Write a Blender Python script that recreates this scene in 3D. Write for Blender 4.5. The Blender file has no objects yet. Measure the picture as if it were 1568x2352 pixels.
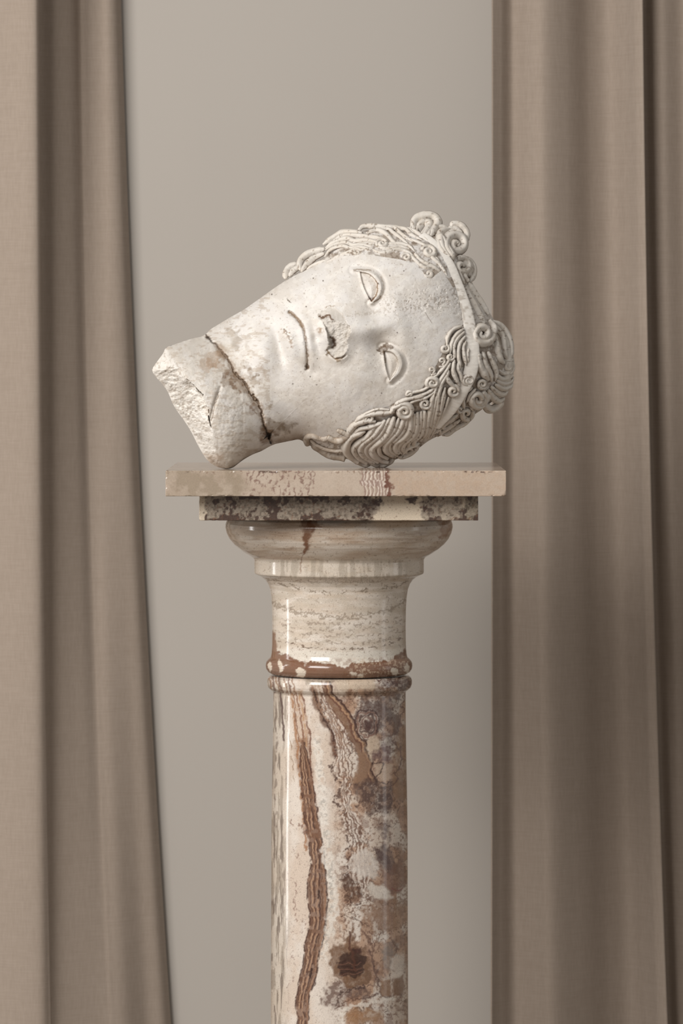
import bpy, math, random
import numpy as np
from mathutils import Vector

# ------------------------------------------------------------------ frame
# Photo pixels (1568x2352) are the unit of measure: F = focal length in pixels,
# K = metres per pixel at the distance of the pedestal's axis.
F = 11300.0
DIST = 4.5
K = DIST / F
VX, VY = 784.0, 790.0              # where the level line of sight meets the picture
TOPY = 1071.3                      # level of the slab's top
ZTOP = 1.10
CAMZ = ZTOP + (TOPY - VY) * K

scn = bpy.context.scene
COL = scn.collection
cam_d = bpy.data.cameras.new('camera')
cam = bpy.data.objects.new('camera', cam_d)
COL.objects.link(cam)
cam.location = (0, -DIST, CAMZ)
cam.rotation_euler = (math.pi / 2, 0, 0)
cam_d.sensor_fit = 'VERTICAL'
cam_d.sensor_height = 36.0
cam_d.lens = 36.0 * F / 2352.0
cam_d.shift_y = -(1176.0 - VY) / 2352.0
cam_d.clip_end = 50
cam_d.dof.use_dof = True
cam_d.dof.focus_distance = 4.40
cam_d.dof.aperture_fstop = 16.0
scn.camera = cam

w = bpy.data.worlds.new('room_light')
scn.world = w
w.use_nodes = True
w.node_tree.nodes['Background'].inputs[0].default_value = (1.0, 0.985, 0.97, 1)
w.node_tree.nodes['Background'].inputs[1].default_value = 0.34


def area(name, loc, target, sx, sy, power, color=(1, 1, 1)):
    l = bpy.data.lights.new(name, 'AREA')
    l.shape = 'RECTANGLE'
    l.size, l.size_y = sx, sy
    l.energy = power
    l.color = color
    o = bpy.data.objects.new(name, l)
    COL.objects.link(o)
    o.location = loc
    o.rotation_euler = (Vector(target) - Vector(loc)).to_track_quat('-Z', 'Y').to_euler()
    return o


area('window_light', (-1.75, -2.6, 2.45), (0, 0.3, 1.2), 1.9, 1.5, 126, (1.0, 0.988, 0.978))
area('side_window_light', (-2.3, 0.33, 1.35), (0, 0.0, 1.05), 0.16, 1.9, 9, (1.0, 0.98, 0.96))
area('far_window_light', (2.6, -0.35, 1.2), (0, 0.0, 1.0), 0.35, 1.8, 2.2, (1.0, 0.97, 0.94))

scn.view_settings.view_transform = 'Standard'
scn.view_settings.look = 'None'
scn.view_settings.gamma = 1.0
scn.view_settings.use_curve_mapping = False
scn.view_settings.exposure = 0.0

# ------------------------------------------------------------------ helpers
def Wd(px, py, d):
    """photo pixel + depth towards the camera (in pixels of the axis plane) -> metres"""
    px, py, d = np.broadcast_arrays(np.asarray(px, float), np.asarray(py, float), np.asarray(d, float))
    s = 1 - d / F
    return np.stack([(px - VX) * s * K, -d * K, CAMZ - (py - VY) * s * K], -1)


def Wo(X, Y, d):
    """axis-plane pixel coordinates (no foreshortening) -> metres"""
    X, Y, d = np.broadcast_arrays(np.asarray(X, float), np.asarray(Y, float), np.asarray(d, float))
    return np.stack([(X - VX) * K, -d * K, CAMZ - (Y - VY) * K], -1)


def to_photo(P):
    d = -P[:, 1] / K
    s = 1 / (1 - d / F)
    return VX + P[:, 0] / K * s, VY + (CAMZ - P[:, 2]) / K * s


def lin(c):
    c = np.asarray(c, float) / 255.0
    return np.where(c <= 0.04045, c / 12.92, ((c + 0.055) / 1.055) ** 2.4)


def _hash(ix, iy, iz, seed):
    h = (ix.astype(np.int64) * 374761393 + iy.astype(np.int64) * 668265263 +
         iz.astype(np.int64) * 2147483647 + seed * 1274126177) & 0xFFFFFFFF
    h = ((h ^ (h >> 13)) * 1274126177) & 0xFFFFFFFF
    h = h ^ (h >> 16)
    return (h & 0xFFFF).astype(np.float32) / 32767.5 - 1.0


def noise2(x, y, seed=0):
    x = np.asarray(x, np.float32); y = np.asarray(y, np.float32)
    ix = np.floor(x); iy = np.floor(y)
    fx = x - ix; fy = y - iy
    ux = fx * fx * fx * (fx * (fx * 6 - 15) + 10); uy = fy * fy * fy * (fy * (fy * 6 - 15) + 10)
    z = np.zeros_like(ix)
    a = _hash(ix, iy, z, seed); b = _hash(ix + 1, iy, z, seed)
    c = _hash(ix, iy + 1, z, seed); d = _hash(ix + 1, iy + 1, z, seed)
    return a + (b - a) * ux + (c - a) * uy + (a - b - c + d) * ux * uy


def fbm(x, y, scale, octv=4, seed=0, gain=0.5):
    """about -1..1; scale = pixels per cell"""
    t = 0; a = 1.0; n = 0
    x = np.asarray(x) / scale; y = np.asarray(y) / scale
    for i in range(octv):
        t = t + a * noise2(x + 17.3 * i, y + 9.1 * i, seed + i * 7)
        n += a; a *= gain; x = x * 2.03; y = y * 2.03
    return t / n * 1.5


def sstep(a, b, x):
    t = np.clip((x - a) / (b - a), 0, 1)
    return t * t * (3 - 2 * t)


def inside(px, py, poly):
    r = np.zeros(np.shape(px), bool)
    n = len(poly)
    for i in range(n):
        x1, y1 = poly[i]; x2, y2 = poly[(i + 1) % n]
        if y1 == y2: continue
        c = ((y1 > py) != (y2 > py)) & (px < (x2 - x1) * (py - y1) / (y2 - y1) + x1)
        r ^= c
    return r


def pdist(px, py, pts, far=None, closed=False):
    """distance to a polyline; beyond `far` pixels of its box it is just `far`"""
    pts = [tuple(map(float, p)) for p in pts]
    if closed: pts = pts + [pts[0]]
    out = np.full(px.shape, 1e4 if far is None else float(far))
    a = np.array(pts)
    if far is not None:
        m = (px > a[:, 0].min() - far) & (px < a[:, 0].max() + far) & (py > a[:, 1].min() - far) & (py < a[:, 1].max() + far)
        X, Y = px[m], py[m]
    else:
        m = None; X, Y = px, py
    D = np.full(X.shape, 1e8)
    for (x1, y1), (x2, y2) in zip(pts[:-1], pts[1:]):
        dx, dy = x2 - x1, y2 - y1
        L = dx * dx + dy * dy + 1e-9
        t = np.clip(((X - x1) * dx + (Y - y1) * dy) / L, 0, 1)
        D = np.minimum(D, (X - x1 - t * dx) ** 2 + (Y - y1 - t * dy) ** 2)
    D = np.sqrt(D)
    if m is None: return D
    out[m] = np.minimum(D, far)
    return out


def spline(pts, step=2.0):
    """Catmull-Rom through the points, resampled evenly"""
    P = np.array(pts, float)
    if len(P) == 2: P = np.array([P[0], (P[0] + P[1]) / 2, P[1]])
    Q = np.vstack([2 * P[0] - P[1], P, 2 * P[-1] - P[-2]])
    out = []
    for i in range(1, len(Q) - 2):
        p0, p1, p2, p3 = Q[i - 1:i + 3]
        t = np.linspace(0, 1, 24, endpoint=False)[:, None]
        out.append(0.5 * (2 * p1 + (p2 - p0) * t + (2 * p0 - 5 * p1 + 4 * p2 - p3) * t ** 2 + (3 * p1 - p0 - 3 * p2 + p3) * t ** 3))
    out = np.vstack(out + [P[-1:]])
    L = np.concatenate([[0], np.cumsum(np.linalg.norm(np.diff(out[:, :2], axis=0), axis=1))])
    n = max(4, int(L[-1] / step))
    s = np.linspace(0, L[-1], n)
    return np.stack([np.interp(s, L, out[:, k]) for k in range(out.shape[1])], 1)


def mesh_object(name, V, quads, mat, parent=None, cols=None, tris=None, smooth=True):
    me = bpy.data.meshes.new(name)
    V = np.asarray(V, np.float32)
    nq = len(quads); nt = 0 if tris is None else len(tris)
    me.vertices.add(len(V)); me.vertices.foreach_set('co', V.ravel())
    loops = np.asarray(quads, np.int32).ravel()
    starts = np.arange(nq, dtype=np.int32) * 4
    if nt:
        loops = np.concatenate([loops, np.asarray(tris, np.int32).ravel()])
        starts = np.concatenate([starts, nq * 4 + np.arange(nt, dtype=np.int32) * 3])
    me.loops.add(len(loops)); me.loops.foreach_set('vertex_index', loops)
    me.polygons.add(nq + nt)
    me.polygons.foreach_set('loop_start', starts)
    me.polygons.foreach_set('use_smooth', np.full(nq + nt, smooth, bool))
    me.update(calc_edges=True)
    if cols is not None:
        ca = me.color_attributes.new('stone', 'FLOAT_COLOR', 'POINT')
        ca.data.foreach_set('color', np.concatenate([np.clip(cols, 0, 1), np.ones((len(V), 1))], 1).astype(np.float32).ravel())
    me.validate()
    me.materials.append(mat)
    o = bpy.data.objects.new(name, me)
    COL.objects.link(o)
    if parent:
        o.parent = parent
        o.matrix_parent_inverse = parent.matrix_basis.inverted()
    return o


def grid_quads(nr, nc, wrap=False, off=0):
    r = np.arange(nr - 1)[:, None]
    c = np.arange(nc if wrap else nc - 1)[None, :]
    c2 = (c + 1) % nc
    return np.stack([r * nc + c, r * nc + c2, (r + 1) * nc + c2, (r + 1) * nc + c], -1).reshape(-1, 4) + off


def empty(name, loc, label, cat):
    o = bpy.data.objects.new(name, None)
    COL.objects.link(o)
    o.location = loc
    o.empty_display_size = 0.05
    o['label'] = label; o['category'] = cat
    return o


class Paint:
    """Colours a stone's own markings, per vertex, in the units of the picture."""
    def __init__(self, px, py, base):
        self.x, self.y = px, py
        self.c = np.tile(lin(base), (len(px), 1))

    def mix(self, m, col):
        m = np.clip(m, 0, 1)[:, None]
        self.c = self.c * (1 - m) + lin(col) * m

    def warp(self, amp, scale, seed=0, octv=3):
        return (self.x + amp * fbm(self.x, self.y, scale, octv, seed), self.y + amp * fbm(self.x, self.y, scale, octv, seed + 31))

    def line(self, pts, width, col, s=1.0, amp=3, scale=14, seed=1, soft=0.6, breakup=0.0, bscale=10):
        X, Y = self.warp(amp, scale, seed)
        d = pdist(X, Y, spline(pts, 6.0), far=width * 2 + 6)
        m = s * (1 - sstep(width * (1 - soft), width * (1 + soft * 0.5), d))
        if breakup: m = m * sstep(-0.35 + breakup, 0.25 + breakup, fbm(self.x, self.y, bscale, 3, seed + 5))
        self.mix(m, col)

    def blob(self, poly, col, s=1.0, amp=8, scale=24, edge=4, seed=2, mottle=0.0, mscale=10):
        X, Y = self.warp(amp, scale, seed)
        d = pdist(X, Y, poly, far=edge * 2 + 40, closed=True)
        sd = np.where(inside(X, Y, poly), d, -d)
        m = s * sstep(-edge, edge, sd)
        if mottle: m = m * (1 - mottle + mottle * sstep(-0.3, 0.35, fbm(self.x, self.y, mscale, 4, seed + 9)))
        self.mix(m, col)

    def ell(self, cx, cy, rx, ry, col, **k):
        self.blob([(cx + rx * math.cos(t), cy + ry * math.sin(t)) for t in np.linspace(0, 2 * math.pi, 20, endpoint=False)], col, **k)

    def speck(self, scale, thr, col, s=1.0, seed=3, sx=1.0, sy=1.0, mask=1.0, octv=3):
        n = fbm(self.x * sx, self.y * sy, scale, octv, seed)
        self.mix(mask * s * sstep(thr, thr + 0.25, n), col)


# ------------------------------------------------------------------ materials
def new_mat(name):
    m = bpy.data.materials.new(name)
    m.use_nodes = True
    nt = m.node_tree
    return m, nt, nt.nodes['Principled BSDF']


def N(nt, kind, **k):
    n = nt.nodes.new(kind)
    for a, b in k.items():
        if hasattr(n, a): setattr(n, a, b)
        else: n.inputs[a].default_value = b
    return n


def stone_mat(name, rough, fine=0.12, fscale=900, bump=0.1, coat=0.0, bscale=600, bdist=0.0006):
    """colour attribute (the markings) + fine grain and relief from noise nodes"""
    m, nt, b = new_mat(name)
    L = nt.links.new
    at = N(nt, 'ShaderNodeVertexColor', layer_name='stone')
    tc = N(nt, 'ShaderNodeTexCoord')
    no = N(nt, 'ShaderNodeTexNoise'); no.inputs['Scale'].default_value = fscale; no.inputs['Detail'].default_value = 5
    L(tc.outputs['Object'], no.inputs['Vector'])
    mr = N(nt, 'ShaderNodeMapRange')
    mr.inputs['From Min'].default_value = 0.25; mr.inputs['From Max'].default_value = 0.75
    mr.inputs['To Min'].default_value = 1 - fine; mr.inputs['To Max'].default_value = 1 + fine
    L(no.outputs['Fac'], mr.inputs['Value'])
    mx = N(nt, 'ShaderNodeVectorMath', operation='MULTIPLY')
    L(at.outputs['Color'], mx.inputs[0]); L(mr.outputs['Result'], mx.inputs[1])
    L(mx.outputs[0], b.inputs['Base Color'])
    b.inputs['Roughness'].default_value = rough
    b.inputs['IOR'].default_value = 1.5
    b.inputs['Coat Weight'].default_value = coat
    b.inputs['Coat Roughness'].default_value = 0.04
    n2 = N(nt, 'ShaderNodeTexNoise'); n2.inputs['Scale'].default_value = bscale; n2.inputs['Detail'].default_value = 6
    L(tc.outputs['Object'], n2.inputs['Vector'])
    bp = N(nt, 'ShaderNodeBump'); bp.inputs['Strength'].default_value = bump; bp.inputs['Distance'].default_value = bdist
    L(n2.outputs['Fac'], bp.inputs['Height']); L(bp.outputs['Normal'], b.inputs['Normal'])
    return m


M_marble = stone_mat('weathered_white_marble', 0.62, fine=0.05, fscale=1100, bump=0.12, bscale=900)
M_onyx = stone_mat('polished_banded_onyx', 0.12, fine=0.16, fscale=1300, bump=0.02)
M_onyx.node_tree.nodes['Principled BSDF'].inputs['Specular IOR Level'].default_value = 0.6
M_slab = stone_mat('polished_slab_onyx', 0.16, fine=0.10, fscale=1100, bump=0.03)
M_abacus = stone_mat('grainy_abacus_stone', 0.30, fine=0.28, fscale=1500, bump=0.12)

# plaster wall
M_wall, nt, b = new_mat('matt_greige_wall_paint')
tc = N(nt, 'ShaderNodeTexCoord')
no = N(nt, 'ShaderNodeTexNoise'); no.inputs['Scale'].default_value = 2.2; no.inputs['Detail'].default_value = 3
nt.links.new(tc.outputs['Object'], no.inputs['Vector'])
cr = N(nt, 'ShaderNodeValToRGB')
cr.color_ramp.elements[0].position = 0.3; cr.color_ramp.elements[0].color = (0.425, 0.385, 0.340, 1)
cr.color_ramp.elements[1].position = 0.7; cr.color_ramp.elements[1].color = (0.437, 0.396, 0.350, 1)
nt.links.new(no.outputs['Fac'], cr.inputs['Fac']); nt.links.new(cr.outputs['Color'], b.inputs['Base Color'])
n2 = N(nt, 'ShaderNodeTexNoise'); n2.inputs['Scale'].default_value = 700; n2.inputs['Detail'].default_value = 3
nt.links.new(tc.outputs['Object'], n2.inputs['Vector'])
bp = N(nt, 'ShaderNodeBump'); bp.inputs['Strength'].default_value = 0.08; bp.inputs['Distance'].default_value = 0.0005
nt.links.new(n2.outputs['Fac'], bp.inputs['Height']); nt.links.new(bp.outputs['Normal'], b.inputs['Normal'])
b.inputs['Roughness'].default_value = 0.9
b.inputs['Specular IOR Level'].default_value = 0.2

# curtain cloth: two crossed fine weaves
M_cloth, nt, b = new_mat('woven_taupe_curtain_cloth')
tc = N(nt, 'ShaderNodeTexCoord')
wv = []
for sc in ((900, 1, 90), (60, 1, 1500)):
    mp = N(nt, 'ShaderNodeMapping'); mp.inputs['Scale'].default_value = sc
    nt.links.new(tc.outputs['Object'], mp.inputs['Vector'])
    no = N(nt, 'ShaderNodeTexNoise'); no.inputs['Scale'].default_value = 1.0; no.inputs['Detail'].default_value = 3
    nt.links.new(mp.outputs['Vector'], no.inputs['Vector'])
    wv.append(no)
ad = N(nt, 'ShaderNodeMath', operation='ADD')
nt.links.new(wv[0].outputs['Fac'], ad.inputs[0]); nt.links.new(wv[1].outputs['Fac'], ad.inputs[1])
cr = N(nt, 'ShaderNodeValToRGB')
cr.color_ramp.elements[0].position = 0.35; cr.color_ramp.elements[0].color = (0.300, 0.240, 0.190, 1)
cr.color_ramp.elements[1].position = 0.65; cr.color_ramp.elements[1].color = (0.345, 0.279, 0.225, 1)
hf = N(nt, 'ShaderNodeMath', operation='MULTIPLY'); hf.inputs[1].default_value = 0.5
nt.links.new(ad.outputs[0], hf.inputs[0])
nt.links.new(hf.outputs[0], cr.inputs['Fac']); nt.links.new(cr.outputs['Color'], b.inputs['Base Color'])
bp = N(nt, 'ShaderNodeBump'); bp.inputs['Strength'].default_value = 0.15; bp.inputs['Distance'].default_value = 0.0004
nt.links.new(hf.outputs[0], bp.inputs['Height']); nt.links.new(bp.outputs['Normal'], b.inputs['Normal'])
b.inputs['Roughness'].default_value = 0.95
b.inputs['Specular IOR Level'].default_value = 0.1
b.inputs['Sheen Weight'].default_value = 0.08

M_floor, nt, b = new_mat('dull_beige_floor')
tc = N(nt, 'ShaderNodeTexCoord')
no = N(nt, 'ShaderNodeTexNoise'); no.inputs['Scale'].default_value = 6; no.inputs['Detail'].default_value = 5
nt.links.new(tc.outputs['Object'], no.inputs['Vector'])
cr = N(nt, 'ShaderNodeValToRGB')
cr.color_ramp.elements[0].color = (0.20, 0.16, 0.12, 1); cr.color_ramp.elements[1].color = (0.28, 0.23, 0.18, 1)
nt.links.new(no.outputs['Fac'], cr.inputs['Fac']); nt.links.new(cr.outputs['Color'], b.inputs['Base Color'])
b.inputs['Roughness'].default_value = 0.6

# ------------------------------------------------------------------ setting
def box_mesh(name, lo, hi, mat):
    x0, y0, z0 = lo; x1, y1, z1 = hi
    V = [(x0, y0, z0), (x1, y0, z0), (x1, y1, z0), (x0, y1, z0), (x0, y0, z1), (x1, y0, z1), (x1, y1, z1), (x0, y1, z1)]
    Q = [(0, 3, 2, 1), (4, 5, 6, 7), (0, 1, 5, 4), (1, 2, 6, 5), (2, 3, 7, 6), (3, 0, 4, 7)]
    return mesh_object(name, V, Q, mat, smooth=False)


WALL_Y = 0.562
o = box_mesh('wall_back', (-2.6, WALL_Y, 0), (2.6, WALL_Y + 0.12, 2.9), M_wall); o['kind'] = 'structure'
o = box_mesh('floor', (-2.6, -5.2, -0.08), (2.6, WALL_Y + 0.12, 0), M_floor); o['kind'] = 'structure'

# ------------------------------------------------------------------ curtains
CURT_D = -0.50 / K                 # half a metre behind the pedestal


def curtain(name, ctrl, label, ripple_seed):
    """ctrl: (x at the picture's top, x at half height, x at its bottom, depth of the fold there)"""
    z0, z1 = 0.004, 2.62
    nz = 90
    zs = np.linspace(z1, z0, nz)
    s = 1 - CURT_D / F
    pys = VY + (CAMZ - zs) / K / s
    rows = []
    C = np.array(ctrl, float)
    for py in pys:
        t = py / 2352.0
        x = np.where(t < 0.5, C[:, 0] + (C[:, 1] - C[:, 0]) * t / 0.5, C[:, 1] + (C[:, 2] - C[:, 1]) * (t - 0.5) / 0.5)
        # quadratic through the three heights keeps the drape smooth
        L0 = (t - 0.5) * (t - 1) / 0.5; L1 = -4 * t * (t - 1); L2 = t * (t - 0.5) / 0.5
        tt = np.clip(t, -0.2, 1.25)
        xq = C[:, 0] * ((tt - 0.5) * (tt - 1) / 0.5) + C[:, 1] * (-4 * tt * (tt - 1)) + C[:, 2] * (tt * (tt - 0.5) / 0.5)
        dep = C[:, 3] + C[:, 4] * (tt - 0.5)
        p = np.stack([xq, dep], 1)
        Q = np.vstack([2 * p[0] - p[1], p, 2 * p[-1] - p[-2]])
        out = []
        for i in range(1, len(Q) - 2):
            p0, p1, p2, p3 = Q[i - 1:i + 3]
            u = np.linspace(0, 1, 18, endpoint=False)[:, None]
            out.append(0.5 * (2 * p1 + (p2 - p0) * u + (2 * p0 - 5 * p1 + 4 * p2 - p3) * u ** 2 + (3 * p1 - p0 - 3 * p2 + p3) * u ** 3))
        out = np.vstack(out + [p[-1:]])
        out[:, 1] += 1.2 * fbm(out[:, 0], np.full(len(out), py * 0.25), 120, 2, ripple_seed)
        rows.append(Wd(out[:, 0], np.full(len(out), py), CURT_D + out[:, 1]))
    G = np.array(rows)
    nr, nc = G.shape[:2]
    # cloth thickness: offset along the normal
    du = np.gradient(G, axis=1); dv = np.gradient(G, axis=0)
    n = np.cross(du, dv); n /= np.linalg.norm(n, axis=-1, keepdims=True) + 1e-12
    B = G - n * 0.0016 * np.sign((n[..., 1].mean() < 0) * 2 - 1)
    V = np.vstack([G.reshape(-1, 3), B.reshape(-1, 3)])
    q1 = grid_quads(nr, nc); q2 = grid_quads(nr, nc, off=nr * nc)[:, ::-1]
    rim = []
    top = [(0, c) for c in range(nc)]; right = [(r, nc - 1) for r in range(1, nr)]
    bot = [(nr - 1, c) for c in range(nc - 2, -1, -1)]; left = [(r, 0) for r in range(nr - 2, 0, -1)]
    loop = [r * nc + c for r, c in top + right + bot + left]
    for a, c in zip(loop, loop[1:] + loop[:1]):
        rim.append((a, a + nr * nc, c + nr * nc, c))
    o = mesh_object(name, V, np.vstack([q1, q2, np.array(rim)]), M_cloth)
    o['label'] = label; o['category'] = 'curtain'; o['group'] = 'curtains beside the pedestal'
    return o


# left curtain: bulging outer fold, recess in its shade, then the leading edge
curtain('curtain', [
    (-330, -330, -330, -60, 0), (-250, -250, -250, 60, 0), (-160, -160, -160, -30, 0), (-70, -66, -60, 20, 0), (10, 12, 20, 74, 0), (66, 74, 88, 103, -14), (88, 98, 114, 87, -22), (82, 96, 120, 44, 40), (92, 108, 134, 4, 80), (128, 144, 172, -16, 68), (160, 180, 216, -45, 78), (180, 202, 246, -74, 112), (192, 214, 262, -78, 112), (210, 238, 292, -75, 74), (240, 276, 336, -84, -4), (264, 306, 374, -100, -10), (278, 324, 393, -138, 0)],
    'left taupe curtain with one deep fold, its straight edge slanting outwards lower down', 3)
curtain('curtain', [
    (1131, 1131, 1129, 18, 10), (1150, 1150, 1150, -7, 0), (1178, 1180, 1184, -36, 0), (1215, 1222, 1236, -1, 0), (1250, 1258, 1276, 18, 0), (1300, 1312, 1334, -15, -4), (1350, 1372, 1402, -74, -4), (1395, 1418, 1450, -90, 0), (1430, 1452, 1486, -47, 4),
    (1460, 1481, 1516, 7, 4), (1476, 1496, 1533, 20, 4), (1472, 1492, 1529, -31, 0), (1480, 1502, 1538, -71, 0), (1520, 1540, 1576, -47, 0), (1575, 1595, 1630, -80, 0), (1660, 1680, 1715, -26, 0), (1750, 1770, 1800, -80, 0), (1840, 1850, 1880, -26, 0)],
    'right taupe curtain hanging in broad soft folds, its inner edge upright behind the curly hair', 11)

# ------------------------------------------------------------------ pedestal
ped = empty('pedestal', (0, 0, 0), 'tall polished brown and cream onyx column pedestal carrying the marble head', 'pedestal')


def lathe(name, prof, cx, nF, nB, mat, paint, label=None, cap=True):
    """prof: (radius, Y) in axis-plane pixels, top to bottom, resampled already"""
    prof = np.array(prof, float)
    th = np.concatenate([np.linspace(-math.pi / 2, math.pi / 2, nF), np.linspace(math.pi / 2, 1.5 * math.pi, nB + 2)[1:-1]])
    R = prof[:, 0][:, None]; Y = prof[:, 1][:, None]
    P = Wo(cx + R * np.sin(th)[None], Y + 0 * th[None], R * np.cos(th)[None])
    V = P.reshape(-1, 3)
    nc = len(th)
    q = grid_quads(len(prof), nc, wrap=True)
    q = q[:, ::-1]
    px, py = to_photo(V)
    c = paint(px, py)
    tris = None
    if cap:
        i0 = len(V)
        V = np.vstack([V, Wo([cx, cx], [prof[0, 1], prof[-1, 1]], [0, 0])])
        c = np.vstack([c, c[:1], c[-1:]])
        a = np.arange(nc); b2 = (a + 1) % nc
        base = (len(prof) - 1) * nc
        tris = np.vstack([np.stack([a, b2, np.full(nc, i0)], 1)[:, ::-1][:, [0, 1, 2]], np.stack([base + a, base + b2, np.full(nc, i0 + 1)], 1)])
        tris[:nc] = np.stack([b2, a, np.full(nc, i0)], 1)[:, ::-1]
    o = mesh_object(name, V, q, mat, ped, c, tris)
    if label: o['label'] = label
    return o


def resample(pts, step):
    P = np.array(pts, float)
    L = np.concatenate([[0], np.cumsum(np.linalg.norm(np.diff(P, axis=0), axis=1))])
    s = np.linspace(0, L[-1], int(L[-1] / step))
    return np.stack([np.interp(s, L, P[:, 0]), np.interp(s, L, P[:, 1])], 1)


def rounded_slab(name, cx, half, ytop, ybot, r, mat, paint, fine, seed, label=None, chip=1.0):
    """square slab with softly worn, slightly chipped arrises"""
    H = (ybot - ytop) / 2.0; yc = (ytop + ybot) / 2
    hx = half

    def axis(h, n):
        t = np.linspace(-h, h, n)
        e = np.linspace(0, r, 4)
        return np.unique(np.round(np.concatenate([t, -h + e, h - e]), 4))
    AX = axis(hx, fine[0]); AY = axis(H, fine[1]); AZ = axis(hx, fine[2])
    CX = axis(hx, 60); CZ = axis(hx, 60)
    Vs, Qs, off = [], [], 0

    def face(u, v, f):
        nonlocal off
        U, Vv = np.meshgrid(u, v)
        P = np.stack(f(U, Vv), -1).reshape(-1, 3)
        Vs.append(P); Qs.append(grid_quads(len(v), len(u), off=off)); off += len(P)
    face(AX, AY, lambda u, v: (u, v, 0 * u + hx))
    face(AX[::-1], AY, lambda u, v: (u, v, 0 * u - hx))
    face(AX, AZ, lambda u, v: (u, 0 * u - H, v))
    face(AX, AZ[::-1], lambda u, v: (u, 0 * u + H, v))
    face(AZ[::-1], AY, lambda u, v: (0 * u + hx, v, u))
    face(AZ, AY, lambda u, v: (0 * u - hx, v, u))
    P = np.vstack(Vs); Q = np.vstack(Qs)
    key, idx, inv = np.unique(np.round(P, 3), axis=0, return_index=True, return_inverse=True)
    P = P[idx]; Q = np.asarray(inv).reshape(-1)[Q]
    nz = fbm(P[:, 0] + P[:, 2] * 0.7, P[:, 1] + P[:, 2], 16, 3, seed)
    rr = r * (0.55 + chip * 0.9 * sstep(0.25, 0.8, nz) * 1.4 + 0.2 * nz)
    rr = np.clip(rr, 0.4, H * 0.6)
    lim = np.stack([hx - rr, H - rr, hx - rr], 1)
    inner = np.clip(P, -lim, lim)
    dv = P - inner
    ln = np.linalg.norm(dv, axis=1, keepdims=True)
    P = inner + dv / np.maximum(ln, 1e-6) * np.minimum(ln, rr[:, None])
    V = Wo(cx + P[:, 0], yc + P[:, 1], P[:, 2])
    px, py = to_photo(V)
    c = paint(px, py, P)
    o = mesh_object(name, V, Q[:, ::-1], mat, ped, c)
    if label: o['label'] = label
    return o


# ---- top slab
def paint_slab(px, py, P):
    top = P[:, 1] < -26.5
    # on the top face the bands run on straight from the front edge
    yy = np.where(top, 1081 - (378 - P[:, 2]) * 0.6, py)
    xx = np.where(top, 784 + (771.4 + P[:, 0] - 784) * 1.0346, px)
    p = Paint(xx, yy, (184, 167, 150))
    p.mix(0.55 * sstep(-0.5, 0.7, fbm(xx, yy, 60, 4, 3)), (172, 152, 134))
    p.blob([(370, 1000), (560, 1000), (585, 1200), (370, 1200)], (146, 130, 110), s=0.8, amp=20, scale=30, edge=18, mottle=0.5, mscale=22)
    for i, x in enumerate(np.linspace(566, 716, 15)):
        p.line([(x, 700), (x + 3, 1080), (x + (i % 3 - 1) * 5, 1150)], 3.0, (126, 98, 86), s=0.85, amp=7, scale=9, seed=20 + i, breakup=0.1, bscale=9)
    for i, x in enumerate((832, 840, 850, 858, 866, 872, 879)):
        p.line([(x, 700), (x, 1082), (x - 5, 1102), (x + 6, 1120), (x + 3, 1150)], 2.0, (142, 116, 104), s=0.85, amp=2.5, scale=12, seed=40 + i)
        p.line([(x + 4, 700), (x + 4, 1082), (x - 1, 1102), (x + 10, 1120), (x + 7, 1150)], 1.4, (222, 208, 194), s=0.7, amp=2.5, scale=12, seed=40 + i)
    p.line([(889, 700), (890, 1083), (884, 1102), (897, 1118), (893, 1132), (892, 1160)], 5.0, (104, 66, 52), s=0.95, amp=5, scale=8, seed=5)
    p.blob([(905, 1000), (1175, 1000), (1175, 1200), (905, 1200)], (178, 152, 128), s=0.5, amp=14, scale=30, edge=15, mottle=0.5)
    p.speck(7, 0.5, (120, 92, 72), s=0.6, seed=8, mask=1 - sstep(1082, 1094, yy) + 0.15)
    p.speck(5, 0.05, (74, 50, 40), s=0.95, seed=18, mask=(1 - sstep(1083.5, 1088, np.abs(yy - 1083) + 1083)) * sstep(-0.1, 0.5, fbm(xx, yy * 0, 40, 2, 6)))
    return p.c


rounded_slab('top_slab', 771.4, 378, TOPY, TOPY + 57, 3.0, M_slab, paint_slab, (520, 42, 90), 1,
             'cream slab with brown vertical bands and one rust vein')


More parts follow.
